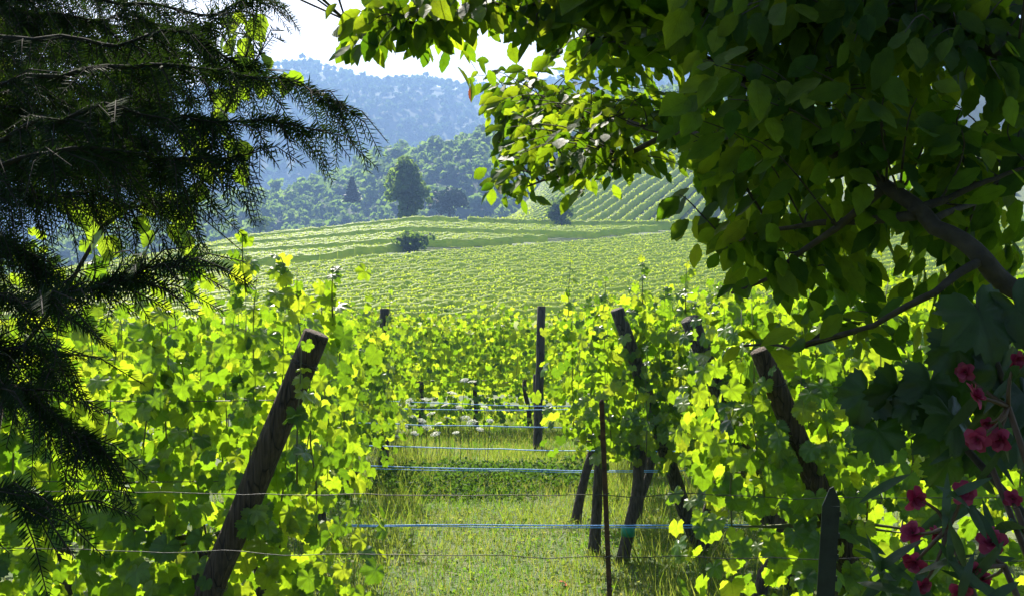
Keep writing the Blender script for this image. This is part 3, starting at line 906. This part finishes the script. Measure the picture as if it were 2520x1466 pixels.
# ------------------------------------------------------------------ white wild carrot flowers
random.seed(77)
FL = [(965, 912, 12.6), (950, 945, 12.8), (965, 952, 12.7), (1010, 985, 12.4), (1143, 937, 12.8), (1162, 941, 13), (1112, 968, 12.7), (1097, 998, 12.5), (1192, 1003, 12.6), (955, 1006, 12.2), (958, 1024, 12.0),
      (1014, 1028, 12.2), (1037, 1037, 12.0), (1060, 1020, 12.6), (1080, 1044, 12.1), (1145, 1030, 12.5), (1160, 1040, 12.2), (1122, 1067, 11.8), (1020, 1068, 11.9), (1072, 1068, 12.0), (950, 1035, 12), (935, 1055, 11.8), (1205, 1037, 12.6), (985, 1000, 12.3), (995, 1050, 11.9), (1050, 1052, 12.1), (1100, 1030, 12.4), (975, 1075, 11.6), (1045, 985, 12.7), (1180, 1058, 12.2), (945, 975, 12.5), (1130, 1005, 12.9)]
SPECIAL = {0: 'tallest white umbel flower, at the left edge of the lane', 4: 'highest white umbel flower in the middle of the lane', 8: 'rightmost of the higher white umbel flowers', 17: 'fullest white umbel flower low in the middle of the patch', 22: 'white umbel flower at the right end of the patch'}
for i, (X, Y, d) in enumerate(FL):
    head = at(X, Y, d); base = Vector((head.x + jit(.08), head.y + jit(.1), 0)); base.z = tz(base.x, base.y)
    f = empty('wild_carrot', base); tag(f, SPECIAL.get(i, 'white umbel flower on a thin stem in the patch in the lane'), 'flower', 'white umbel flowers in the lane')
    pts = wobble(base, head, 5, .03, i)
    MB().tube(pts, .003, 5).build('stem', M['stem'], f)
    r = random.uniform(.034, .062)
    tilt = Vector((jit(.4), jit(.4) - .25, 1)).normalized(); u = tilt.orthogonal().normalized(); vv = tilt.cross(u)
    mb = MB(); n = 110
    a = RNG.random(n) * 6.283; rr = r * np.sqrt(RNG.random(n)); P = []
    for q, s in zip(a, rr):
        P.append(list(head + (u * math.cos(q) + vv * math.sin(q)) * float(s) + tilt * (.022 - 4 * float(s) ** 2 * 1.2)))
    for q in range(8):
        c = head + (u * math.cos(q * .785) + vv * math.sin(q * .785)) * r * .8 + tilt * .012
        mb.tube([head - tilt * .02, c], .0012, 4)
    mb.build('rays', M['stem'], f)
    nr = np.array([list(tilt)] * n) + rnd_unit(n) * .35
    tag(link('umbel', scatter('umbel', QUAD, P, frames(rnd_unit(n), nr), np.full(n, .012), M['umbel'], base), f), kind='stuff')

# ------------------------------------------------------------------ grass
def blades(name, label, x0, x1, y0, y1, n, h, w, mat, tint_lo=0, tint_hi=1, dens=None):
    x = RNG.uniform(x0, x1, n); y = RNG.uniform(y0, y1, n)
    if dens is not None:
        k = RNG.random(n) < dens(x, y); x, y = x[k], y[k]
    n = len(x); z = terrain(x, y) - .005
    patch = np.array([mnoise.noise(Vector((a * 1.1, b * 1.1, 3.3))) for a, b in zip(x, y)]) * .5 + .5
    hh = h * (.45 + .8 * RNG.random(n)) * (.6 + .8 * patch)
    P = np.stack([x, y, z], 1)
    tip = np.array([[0, 0, 1.]]) + rnd_unit(n) * .42
    RM = frames(tip, rnd_unit(n))
    v = np.array([(-.5, 0, 0), (.5, 0, 0), (.38, .55, .05), (-.38, .55, .05), (0, 1, .22)], float)
    # width and height scale separately
    RMs = RM * np.stack([w * (.7 + .6 * RNG.random(n)), hh, hh], 1)[:, None, :]
    W = np.einsum('nij,vj->nvi', RMs, v) + P[:, None, :]
    f = np.array([(0, 1, 2), (0, 2, 3), (3, 2, 4)])
    Fc = (f[None] + (np.arange(n) * 5)[:, None, None]).reshape(-1, 3)
    dry = np.clip(.86 - patch * .95 + RNG.normal(size=n) * .18, 0, .99) * (tint_hi - tint_lo) + tint_lo
    o = link(name, np_mesh(name, W.reshape(-1, 3), Fc, mat, np.repeat(dry, 3)))
    return tag(o, label, 'grass', kind='stuff')
lane = lambda x, y: np.where((x > -1.6) & (x < 1.9), 1.0, .45)
blades('grass', 'short sunlit grass and straw growing in the lane', -3.2, 3.4, 4.6, 10.2, 70000, .072, .0045, M['grass'], dens=lane)
blades('grass', 'sunlit grass at the far end of the lane', -3.0, 3.0, 10.2, 20.5, 64000, .12, .0065, M['grass'], dens=lane)
blades('grass', 'tall green grass tufts along the vine trunks', -1.9, 1.8, 6.0, 13.5, 9000, .24, .006, M['grass'], 0, .35,
       dens=lambda x, y: np.where((np.abs(x + 1.0) < .22) | (np.abs(x - 1.05) < .25), .9, .05))
# dark weed bank across the lane
n = 15000
x = RNG.uniform(-1.4, .9, n); y = RNG.uniform(9.4, 12.8, n)
keep = np.array([mnoise.noise(Vector((a * 1.3, b * 1.3, 2))) * .9 + 1.0 - abs(b - 11.0) / 1.15 for a, b in zip(x, y)]) > RNG.random(n) * .7
x, y = x[keep], y[keep]; n = len(x)
lump = np.array([mnoise.noise(Vector((a * 2.2, b * 2.2, 9))) for a, b in zip(x, y)]) * .5 + .5
z = terrain(x, y) + RNG.random(n) ** .8 * (.05 + .34 * lump * np.clip(1.1 - np.abs(y - 11) / 1.5, 0, 1))
RM = frames(rnd_unit(n) * .8 + np.array([[0, 0, .5]]), rnd_unit(n) * .8 + np.array([[0, -.2, .6]]))
tag(link('weeds', scatter('weeds', COARSE_L, np.stack([x, y, z], 1), RM, .022 + .028 * RNG.random(n), M['weed'])), 'dark green bank of leafy weeds across the lane', 'weeds', kind='stuff')
n = 7000                                           # low clover and fallen leaves near the front
x = RNG.uniform(-2.4, 2.6, n); y = RNG.uniform(5.0, 9.6, n)
RM = frames(rnd_unit(n) * np.array([[1, 1, .3]]), rnd_unit(n) * .5 + np.array([[0, 0, 1]]))
tag(link('ground_cover', scatter('ground_cover', TINY_L, np.stack([x, y, terrain(x, y) + .01 + .07 * RNG.random(n)], 1), RM, .016 + .022 * RNG.random(n), M['grass'], tint=RNG.random(n) * .8)), 'low clover leaves between the grass at the front of the lane', 'clover', kind='stuff')
p = at(1392, 1442, 6.8); p.z = tz(p.x, p.y) + .03
o = link('fallen_leaf', np_mesh('fallen_leaf', *VINE_L[2][:2], solid('dry_red_leaf', [(.3, (.35, .05, .02)), (.7, (.5, .1, .04))], 30, .7, .2), None, VINE_L[2][2]), loc=p)
o.scale = (.05,) * 3; o.rotation_euler = (.5, .3, 1); tag(o, 'small red fallen leaf on the grass', 'leaf')

# ------------------------------------------------------------------ broadleaf tree on the right
def in_poly(x, y, poly):
    c = False; j = len(poly) - 1
    for i in range(len(poly)):
        xi, yi = poly[i]; xj, yj = poly[j]
        if (yi > y) != (yj > y) and x < (xj - xi) * (y - yi) / (yj - yi) + xi: c = not c
        j = i
    return c

def pick_points(poly, n, d0, d1, holes=()):
    xs_ = [p[0] for p in poly]; ys_ = [p[1] for p in poly]; out = []
    while len(out) < n:
        X, Y = random.uniform(min(xs_), max(xs_)), random.uniform(min(ys_), max(ys_))
        if not in_poly(X, Y, poly): continue
        if any(in_poly(X, Y, h) for h in holes): continue
        out.append(at(X, Y, random.uniform(d0, d1)))
    return out

random.seed(40)
root = Vector((2.75, 1.9, tz(2.75, 1.9)))
T = empty('broadleaf_tree', root); tag(T, 'broadleaf tree arching over the right half, its outer leaves glowing', 'tree')
trunk = [root - Vector((0, 0, .1)), root + Vector((-.05, .02, .6)), root + Vector((-.12, .0, 1.3)), root + Vector((-.1, .1, 2.2)), root + Vector((.0, .3, 3.2)), root + Vector((.1, .5, 4.3))]
MB().tube(trunk, [.12, .105, .095, .085, .06, .03], 10).build('trunk', M['branch'], T)
BR = [[trunk[2], at(2560, 745, 2.0), at(2420, 640, 2.0), at(2300, 560, 2.05), at(2180, 460, 2.15), at(2030, 360, 2.3), at(1850, 345, 2.6), at(1650, 330, 3.1), at(1450, 300, 3.6), at(1250, 250, 3.95)],
      [at(2250, 530, 2.08), at(2100, 545, 2.2), at(1950, 560, 2.3), at(1800, 600, 2.5)],
      [at(2240, 525, 2.08), at(2330, 490, 2.1), at(2450, 440, 2.1), at(2560, 400, 2.1)],
      [at(2290, 545, 2.05), at(2400, 500, 2.2), at(2500, 420, 2.3)],
      [at(2030, 360, 2.3), at(1900, 250, 2.5), at(1750, 150, 2.8), at(1600, 90, 3.2), at(1450, 120, 3.6)],
      [trunk[3], at(2500, 150, 2.1), at(2250, 60, 2.2), at(1900, 20, 2.4), at(1600, -20, 2.6), at(1300, 10, 2.75), at(1050, 60, 2.8), at(850, 50, 2.85)],
      [at(1650, 330, 3.1), at(1500, 400, 3.4), at(1350, 440, 3.6), at(1250, 470, 3.7)],
      [at(2180, 460, 2.15), at(2060, 560, 2.2), at(1900, 680, 2.35), at(1800, 720, 2.4)],
      [at(2420, 640, 2.0), at(2300, 720, 1.95), at(2150, 800, 2.1), at(1950, 860, 2.3), at(1830, 850, 2.4)],
      [trunk[4], Vector((1.8, 2.8, 4.0)), Vector((.8, 3.2, 4.4)), Vector((-.2, 3.0, 4.3))],
      [trunk[4], Vector((2.2, .6, 4.2)), Vector((1.2, -.4, 4.3))],
      [trunk[3], Vector((2.0, 3.6, 3.6)), Vector((1.4, 4.4, 4.0))]]
nodes = []
for i, b in enumerate(BR):
    pts = []
    for j in range(len(b) - 1):
        pts += wobble(b[j], b[j + 1], 4, .02, i + j)[:-1]
    pts.append(b[-1])
    r0 = [.022, .011, .010, .008, .014, .013, .009, .010, .009, .04, .035, .03][i]
    rr = [max(r0 * (1 - .8 * k / (len(pts) - 1)), .003) for k in range(len(pts))]
    MB().tube(pts, rr, 8).build('branch', M['branch'], T)
    nodes += [(p, i) for p in pts[3:]]

LP, LT, LN, LS = [], [], [], []
twig = MB()
def cluster(E, nl, size, droop=.6, spread=.07):
    S0 = min((p for p, _ in nodes), key=lambda q: (q - E).length + (.25 if q.z < E.z - .2 else 0))
    L = (S0 - E).length
    mid = S0.lerp(E, .55) + Vector((jit(.05), jit(.05), .10 * L))
    pts = [S0, S0.lerp(mid, .6), mid, mid.lerp(E, .6) + Vector((0, 0, .02)), E]
    pts = [S0 * ((1 - u) ** 3) + S0.lerp(mid, .7) * (3 * u * (1 - u) ** 2) + (mid + Vector((0, 0, .03))) * (3 * u * u * (1 - u)) + E * (u ** 3) for u in (0, .2, .4, .6, .8, 1)]
    if len(LP) < 3400 or random.random() < .3: twig.tube(pts, [.0028, .0024, .002, .0017, .0013, .0008], 4, cap=False)
    ax = (E - mid).normalized()
    span = min(L, .28)
    for k in range(nl):
        t = k / max(nl - 1, 1)
        p = E - ax * span * (1 - t) + Vector((jit(spread), jit(spread), jit(spread))) * .5
        s = 1 if k % 2 else -1
        sd = ax.cross(Vector((0, 0, 1))); sd = sd.normalized() if sd.length > .05 else Vector((1, 0, 0))
        tip = ax * (.5 + .5 * t) + sd * s * (.9 - .6 * t) + Vector((jit(.35), jit(.35), -droop + jit(.35)))
        nrm = Vector((jit(.6), -.75 + jit(.5), .45 + jit(.4)))
        LP.append(p); LT.append(tip); LN.append(nrm); LS.append(size * random.uniform(.65, 1.2))

def region(poly, n, d0, d1, nl, size, holes=(), droop=.6):
    for E in pick_points(poly, n, d0, d1, holes): cluster(E, nl, size, droop)

lit = [(1125, 190), (1250, 135), (1450, 100), (1700, 70), (1800, 430), (1620, 440), (1440, 470), (1290, 500), (1215, 470), (1240, 380), (1180, 330), (1120, 280)]
region(lit, 165, 3.1, 4.2, 8, .064, [[(1010, 60), (1400, 60), (1320, 130), (1150, 150)]])
region([(800, 0), (1400, -10), (1400, 60), (1330, 90), (1180, 100), (1100, 180), (1020, 190), (960, 150), (860, 120)], 34, 2.6, 2.95, 6, .070, (), .9)
region([(850, -60), (1700, -60), (1500, 30), (1000, 30)], 34, 2.55, 2.9, 7, .072, (), 1.0)
dark = [(1600, -40), (2560, -40), (2560, 420), (2350, 390), (2180, 420), (1950, 390), (1700, 400), (1660, 250), (1700, 120)]
region(dark, 200, 1.95, 3.1, 8, .078, (), 1.0)
low = [(1760, 420), (2000, 420), (2080, 520), (2250, 560), (2330, 640), (2480, 720), (2480, 800), (2300, 820), (2150, 760), (2050, 680), (1860, 690), (1745, 700), (1760, 560)]
region(low, 74, 2.25, 2.9, 7, .072, [[(1990, 380), (2170, 400), (2150, 500), (2030, 500)]], 1.1)
region([(1625, 480), (1730, 470), (1720, 540), (1660, 520)], 3, 2.5, 2.6, 4, .075, (), 1.1)
region([(2150, 480), (2330, 430), (2330, 560), (2230, 560)], 8, 2.0, 2.4, 5, .075, (), 1.0)
region([(1800, 780), (2200, 720), (2250, 860), (1850, 880)], 14, 2.0, 2.5, 5, .062, (), .4)
# unseen crown leaves above and around the viewer, added to block sun and sky
n_seen = len(LP)
for poly, d0, d1, n in ((dark, 1.9, 3.1, 620), (low, 2.0, 2.9, 260)):
    for q in pick_points(poly, n, d0, d1):
        E = q + sdir * random.uniform(.2, 1.7)
        if (E.z - 1.6) / E.y < .33: continue
        cluster(E, 10, .12, .5, .2)
for k in range(150):
    E = Vector((random.uniform(.25, 3.8), random.uniform(1.5, 3.7), random.uniform(2.4, 4.4)))
    if (E.z - 1.6) / E.y < .37: continue
    cluster(E, 9, .12, .5, .2)
for k in range(420):
    E = Vector((random.uniform(-2.6, 3.8), random.uniform(-2.8, 1.5), random.uniform(2.1, 4.4)))
    if E.y > .2 and (E.z - 1.6) / E.y < .5: continue
    cluster(E, 9, .14, .5, .25)
tag(twig.build('twigs', M['branch'], T), kind='stuff')
LP = np.array([list(p) for p in LP]); LT = np.array([list(p) for p in LT]); LN = np.array([list(p) for p in LN]); LS = np.array(LS)
RMt = frames(LT, LN)
rel = LP - np.array(EYE)
vx = rel[:, 0] / np.maximum(rel[:, 1], .01); vy = rel[:, 2] / np.maximum(rel[:, 1], .01)
inside = (rel[:, 1] > .3) & (np.abs(vx) < .46) & (vy < .29) & (vy > -.25)
order = np.argsort(np.where(inside, np.linalg.norm(rel, axis=1) / LS + RNG.random(len(LS)) * 12, 1e6))
fi = order[:300]; re_ = order[300:]; up_ = re_[re_ >= n_seen]; re_ = re_[re_ < n_seen]
leaf_objects('leaf', 'broad_leaf', OVAL_L, M['tree_leaf'], LP[fi], RMt[fi], LS[fi], T, root)
tag(link('foliage', scatter('foliage', OVAL_L, LP[re_], RMt[re_], LS[re_], M['tree_leaf'], root), T), kind='stuff')
tag(link('unseen_shade_crown', scatter('unseen_shade_crown', COARSE_L, LP[up_], RMt[up_], LS[up_], M['tree_leaf'], root), T), kind='stuff')
print('tree leaves', len(LP), n_seen)

dm_ = leaf_mat('withered_leaf', [(.12, .035, .015), (.16, .05, .02)], [(.22, .06, .02), (.26, .08, .025)], .5, .6)
leaf_objects('withered_leaf', 'withered_leaf', OVAL_L[:1], dm_, np.array([list(at(1157, 215, 3.75))]), frames(np.array([[.05, 0, -1.]]), np.array([[.6, -.8, .1]])), np.array([.055]), T, root)
# ------------------------------------------------------------------ shrub with big lobed leaves, right edge
random.seed(51)
root = Vector((1.62, 1.75, tz(1.62, 1.75)))
S_ = empty('lobed_leaf_shrub', root); tag(S_, 'shrub with big dark lobed leaves at the right edge, behind the red blossoms', 'shrub')
stems = [[root, Vector((1.5, 1.8, .9)), at(2480, 980, 1.85), at(2400, 780, 1.85)], [root, Vector((1.3, 1.9, .8)), at(2330, 1050, 1.95), at(2150, 970, 2.0)], [root, Vector((1.6, 1.7, 1.0)), at(2530, 850, 1.8), at(2540, 700, 1.8)]]
for s in stems: MB().tube([q for j in range(3) for q in wobble(s[j], s[j + 1], 3, .02, j)], [.012 - .0008 * k for k in range(12)], 6).build('stem', M['branch'], S_)
LPb = [(2410, 790, 1.8, .10), (2130, 985, 2.0, .075), (2205, 975, 1.98, .08), (2290, 960, 1.95, .08), (2340, 1040, 1.9, .085), (2250, 1005, 1.97, .07), (2460, 930, 1.85, .09), (2310, 1085, 1.95, .07), (2160, 1080, 2.0, .07), (2450, 1020, 1.9, .08),
       (2500, 780, 1.8, .09), (2350, 870, 1.85, .07), (2500, 1100, 1.9, .07), (2420, 1130, 2.0, .07), (2330, 1160, 2.0, .065), (2520, 990, 1.85, .09), (2400, 880, 1.95, .08), (2470, 840, 2.0, .09), (2380, 960, 2.0, .09)]
P = np.array([list(at(X, Y - 20, d)) for X, Y, d, s in LPb]); n = len(P)
RM = frames(np.array([[0, 0, -1.]]) + rnd_unit(n) * .45, np.array([[0, -1, .5]]) + rnd_unit(n) * .45)
leaf_objects('leaf', 'lobed_leaf', VINE_L, M['lobed_leaf'], P, RM, np.array([l[3] * .85 for l in LPb]), S_, root)

# ------------------------------------------------------------------ oleander with red-pink blossoms
random.seed(52)
root = Vector((1.25, 1.72, tz(1.25, 1.72)))
O = empty('oleander', root); tag(O, 'oleander bush with red-pink blossoms in the lower right corner', 'shrub')
FLW = [(2375, 915, .020), (2395, 972, .026), (2405, 1080, .025), (2460, 1080, .024), (2250, 1227, .025), (2370, 1212, .023), (2245, 1310, .024), (2250, 1382, .023), (2440, 1332, .028), (2415, 1425, .020), (2362, 1455, .022), (2500, 885, .018), (2298, 1312, .016), (2268, 1440, .018), (2430, 1040, .014), (2395, 1400, .016), (2490, 1225, .018)]
hub = [at(2470, 1390, 1.75), at(2500, 1250, 1.8), at(2440, 1150, 1.85), at(2480, 1000, 1.8), at(2330, 1300, 1.75)]
for h in hub: MB().tube(wobble(root, h, 6, .05, h.x), [.011, .010, .009, .008, .007, .006, .005], 6).build('stem', M['redstem'], O)
for i, (X, Y, s) in enumerate(FLW):
    c = at(X, Y, 1.72 + .12 * random.random())
    h = min(hub, key=lambda q: (q - c).length)
    MB().tube(wobble(h, c, 4, .02, i), [.0042, .0036, .003, .0026, .0022], 5).build('flower_stalk', M['redstem'], O)
    fl = empty('blossom', c - root); fl.parent = O
    ax = Vector((jit(.7), -.8 + jit(.4), .1 + jit(.5))).normalized(); u = ax.orthogonal().normalized(); vv = ax.cross(u)
    P, TT, NN, SS = [], [], [], []
    for ring, (np_, op, sz) in enumerate(((5, .95, 1.15), (5, .55, .95), (3, .2, .7))):
        for k in range(np_):
            a = 6.283 * k / np_ + ring * .6 + jit(.2)
            rd = u * math.cos(a) + vv * math.sin(a)
            P.append(list(c + rd * s * .06)); TT.append(list(rd * op + ax * (1.15 - op) + Vector((jit(.15), jit(.15), jit(.15))))); NN.append(list(ax * op - rd * (1 - op * .5))); SS.append(s * sz * .72)
    RMp = frames(np.array(TT), np.array(NN))
    ms = shared_leaves('petal', PETAL_L, M['petal'])
    for q in range(len(P)):
        o = bpy.data.objects.new('petal', ms[q % 3]); COL.objects.link(o); o.parent = fl
        o.matrix_basis = Matrix.Translation(Vector(P[q]) - c) @ Matrix(RMp[q].tolist()).to_4x4() @ Matrix.Scale(SS[q], 4)
OL = []
for h in hub + [at(2300, 1420, 1.75), at(2200, 1380, 1.8), at(2150, 1430, 1.85), at(2420, 1450, 1.7)]:
    for k in range(6):
        OL.append((h + Vector((jit(.05), jit(.05), jit(.07))), Vector((jit(1), jit(.5) - .1, jit(1) + .1)), Vector((jit(.6), -.7, .6 + jit(.4))), random.uniform(.075, .125)))
OL.append((at(2130, 1310, 1.8), Vector((.35, -.1, -.9)), Vector((.6, -.8, .3)), .15))
OL.append((at(2240, 1165, 1.85), Vector((-.8, 0, -.35)), Vector((0, -.5, .8)), .10))
OL.append((at(2470, 1090, 1.8), Vector((-.4, 0, -.8)), Vector((.5, -.6, .5)), .10))
P = np.array([list(a[0]) for a in OL]); RM = frames(np.array([list(a[1]) for a in OL]), np.array([list(a[2]) for a in OL]))
leaf_objects('leaf', 'oleander_leaf', LANCE_L, M['oleander'], P, RM, np.array([a[3] for a in OL]), O, root)

# ------------------------------------------------------------------ sapling behind the yew
random.seed(61)
root = Vector((-1.62, 3.1, tz(-1.62, 3.1)))
G = empty('sapling', root); tag(G, 'slender sapling with bright yellow-green leaves behind the yew', 'tree')
stp = [root, at(20, 900, 3.1), at(250, 560, 3.1), at(520, 360, 3.05), at(600, 180, 3.0), at(630, 40, 3.0), at(640, -80, 3.0)]
pts = [q for j in range(len(stp) - 1) for q in wobble(stp[j], stp[j + 1], 3, .02, j)]
MB().tube(pts, [.008 - .00025 * k for k in range(len(pts))], 6).build('stem', M['branch'], G)
P = []
for poly, n in (([(580, 0), (660, 0), (660, 200), (560, 230), (520, 150)], 24), ([(470, 200), (600, 220), (620, 420), (480, 460)], 24), ([(330, 470), (480, 450), (470, 575), (345, 570)], 18), ([(140, 480), (300, 480), (300, 600)], 12), ([(680, 160), (770, 180), (740, 240)], 4), ([(0, 20), (30, 20), (30, 300), (0, 300)], 8)):
    P += [list(q) for q in pick_points(poly, n, 2.9, 3.3)]
P = np.array(P); n = len(P)
RM = frames(np.array([[0, 0, -1.]]) + rnd_unit(n) * .6, np.array([[0, -.7, .5]]) + rnd_unit(n) * .6)
leaf_objects('leaf', 'sapling_leaf', WIDE_L, M['sapling_leaf'], P, RM, .05 + .03 * RNG.random(n), G, root)
mb = MB()
for q in P: 
    q = Vector(q); s0 = min(pts, key=lambda z: (z - q).length); mb.tube(wobble(s0, q, 2, .01), [.002, .0015, .001], 4, cap=False)
tag(mb.build('twigs', M['branch'], G), kind='stuff')

# ------------------------------------------------------------------ yew on the left
random.seed(71)
root = Vector((-1.75, 2.1, tz(-1.75, 2.1)))
Y_ = empty('yew_tree', root); tag(Y_, 'dark yew tree with drooping needle sprays along the left edge', 'tree')
MB().tube([root - Vector((0, 0, .1)), root + Vector((.05, 0, .8)), root + Vector((.2, 0, 1.6)), root + Vector((.3, .1, 2.4)), root + Vector((.3, .2, 3.4)), root + Vector((.3, .3, 4.6))], [.15, .13, .12, .10, .07, .03], 10).build('trunk', M['branch'], Y_)
BO = [([(-150, 120, 2.1), (150, 90, 2.0), (400, 90, 2.0), (600, 110, 2.05), (730, 130, 2.1)], 60, 1.0),
      ([(-150, 260, 2.0), (150, 190, 1.9), (400, 160, 1.9), (640, 175, 1.95), (830, 205, 2.0), (950, 275, 2.0)], 74, .8),
      ([(-150, 380, 1.9), (150, 300, 1.8), (400, 290, 1.8), (620, 300, 1.85), (850, 318, 1.9)], 78, 1.0),
      ([(-150, 470, 1.8), (100, 380, 1.75), (320, 370, 1.75), (520, 390, 1.8), (700, 380, 1.85)], 64, 1.1),
      ([(-150, 560, 1.9), (60, 470, 1.85), (220, 470, 1.85), (400, 500, 1.9), (560, 480, 1.9)], 52, 1.0),
      ([(-150, 20, 2.2), (100, 0, 2.2), (350, 10, 2.2), (560, 20, 2.2), (660, 10, 2.3)], 56, .9),
      ([(-150, 800, 1.7), (60, 750, 1.6), (200, 715, 1.6), (330, 690, 1.6), (440, 655, 1.6)], 40, .3),
      ([(-150, 640, 1.9), (0, 600, 1.85), (60, 620, 1.85), (130, 680, 1.85)], 34, .9),
      ([(-150, 830, 1.8), (-20, 830, 1.75), (60, 850, 1.75), (130, 900, 1.75)], 34, .7),
      ([(-150, 960, 1.7), (-10, 950, 1.65), (90, 990, 1.65), (180, 1060, 1.65), (240, 1110, 1.65)], 32, .4),
      ([(-150, 1200, 1.5), (-40, 1220, 1.5), (50, 1235, 1.5), (130, 1245, 1.5)], 12, .35),
      ([(-150, 200, 2.6), (100, 220, 2.5), (300, 250, 2.5), (500, 240, 2.5)], 60, 1.1),
      ([(-150, 60, 2.8), (100, 80, 2.7), (350, 130, 2.7), (550, 60, 2.7)], 60, 1.1),
      ([(-150, 420, 2.4), (50, 400, 2.3), (250, 400, 2.3), (420, 380, 2.3)], 50, 1.1)]
for k in range(12):
    yk = -60 + 40 * k; dk = random.uniform(2.2, 3.2)
    BO.append(([(-150, yk, dk), (80, yk + jit(40), dk), (300, yk + 20 + jit(40), dk), (540 - 18 * k + jit(60), yk + jit(40), dk)], 88, 1.0))
def yew_bough(ctrl, ntw, hang, coarse=False):
    c = [at(*q) for q in ctrl] if not coarse else ctrl
    pts = []
    for j in range(len(c) - 1): pts += wobble(c[j], c[j + 1], 5, .06, j + c[0].z * 5)[:-1]
    pts.append(c[-1])
    b = MB().tube(pts, [max(.0055 * (1 - .8 * k / (len(pts) - 1)), .0014) for k in range(len(pts))], 6).build('branch', M['yew_wood'], Y_)
    tw = MB(); P, TT, NN, SS = [], [], [], []
    for i in range(ntw):
        t = min(((i + random.random()) / ntw) ** 1.25, .999) if i < ntw - 2 else .999
        k = t * (len(pts) - 1); j = int(k)
        a = pts[j].lerp(pts[j + 1], k - j)
        ax = (pts[j + 1] - pts[j]).normalized()
        out = ax * random.uniform(.2, .9) + Vector((jit(.45), jit(.7), -hang * random.uniform(.2, 1.5) + .10))
        if i >= ntw - 2: out = ax + Vector((jit(.2), jit(.2), -.2))
        L = random.uniform(.06, .17) * (1.0 if t < .8 else .8) * (1.5 if coarse else 1)
        e = a + out.normalized() * L
        m_ = a.lerp(e, .5) + Vector((0, 0, .012))
        e = e + Vector((0, 0, -.02 * hang))
        tw.tube([a, m_, e], [.0014, .0011, .0007], 4, cap=False)
        sa = (e - a).normalized()
        # flat spray: two ranks of needles along the shoot
        pl = sa.cross(Vector((jit(1), jit(1), jit(1)))).normalized() if random.random() < .3 else sa.cross(Vector((jit(.3), -1, .2))).normalized()
        nn = sa.cross(pl)
        nd_ = int(L / (.0030 if not coarse else .008))
        for q in range(nd_):
            f = q / nd_
            p = (a.lerp(m_, f * 2) if f < .5 else m_.lerp(e, f * 2 - 1))
            s = 1 if q % 2 else -1
            P.append(p); TT.append(pl * s * (1 - .35 * f) + sa * (.30 + .5 * f) + Vector((jit(.16), jit(.16), jit(.16) - .05))); NN.append(nn + Vector((jit(.3), jit(.3), jit(.3))))
            SS.append((.022 if not coarse else .04) * random.uniform(.75, 1.15) * (1 - .35 * f * f))
    Lb = sum((pts[k + 1] - pts[k]).length for k in range(len(pts) - 1))
    nb = int(Lb / (.0025 if not coarse else .01))
    for q in range(nb):
        k = random.random() * (len(pts) - 1.001); j = int(k)
        ax = (pts[j + 1] - pts[j]).normalized()
        P.append(pts[j].lerp(pts[j + 1], k - j)); TT.append(ax * .4 + Vector((jit(1), jit(1), jit(1)))); NN.append(Vector((jit(1), jit(1), 1)))
        SS.append(.026 * random.uniform(.7, 1.2))
    off = root
    o = tw.build('twigs', M['yew_wood'], b); o['kind'] = 'stuff'
    me = scatter('needles', [NEEDLE], np.array([list(q) for q in P]), frames(np.array([list(q) for q in TT]), np.array([list(q) for q in NN])), np.array(SS), M['yew'], off)
    tag(link('needles', me, b), kind='stuff')
    return len(P)
tot = 0
for c, nt_, h in BO: tot += yew_bough(c if c[-1][2] > 2.15 or c[-1][1] > 600 else [(X - (90 if X > 500 else 40 if X > 300 else 0), Y, d) for X, Y, d in c], int(nt_ * (1.2 if c[-1][1] < 600 else 2.0)), h)
# unseen upper yew boughs, added to block light from above
for k in range(26):
    a0 = root + Vector((.3, .2, random.uniform(2.6, 4.4)))
    an = random.uniform(-2.6, 1.9)
    e = a0 + Vector((math.cos(an) * random.uniform(.8, 1.8), math.sin(an) * random.uniform(.6, 1.6), random.uniform(-.3, .3)))
    if e.y > .4 and (e.z - 1.6) / e.y < .36: e.z = 1.6 + .42 * e.y
    tot += yew_bough([a0, a0.lerp(e, .4) + Vector((0, 0, .1)), a0.lerp(e, .7) + Vector((0, 0, .08)), e], 60, .8, True)
print('needles', tot)

# ------------------------------------------------------------------ air
hz = bpy.data.materials.new('haze_air')
nt, nd, lk = nodes_of(hz)
out = N(nt, 'ShaderNodeOutputMaterial'); pv = N(nt, 'ShaderNodeVolumePrincipled')
pv.inputs['Color'].default_value = (.31, .53, 1.0, 1)
pv.inputs['Density'].default_value = 0.00045
pv.inputs['Anisotropy'].default_value = 0.2
lk.new(pv.outputs[0], out.inputs['Volume'])
bx0, bx1, by0, by1, bz0, bz1 = -3700, 3700, -3700, 3700, -130, 470
V = np.array([(x, y, z) for z in (bz0, bz1) for y in (by0, by1) for x in (bx0, bx1)], float)
Fc = np.array([(0, 2, 3, 1), (4, 5, 7, 6), (0, 1, 5, 4), (2, 6, 7, 3), (0, 4, 6, 2), (1, 3, 7, 5)])
tag(link('haze', np_mesh('haze', V, Fc, hz, smooth=False)), kind='stuff')
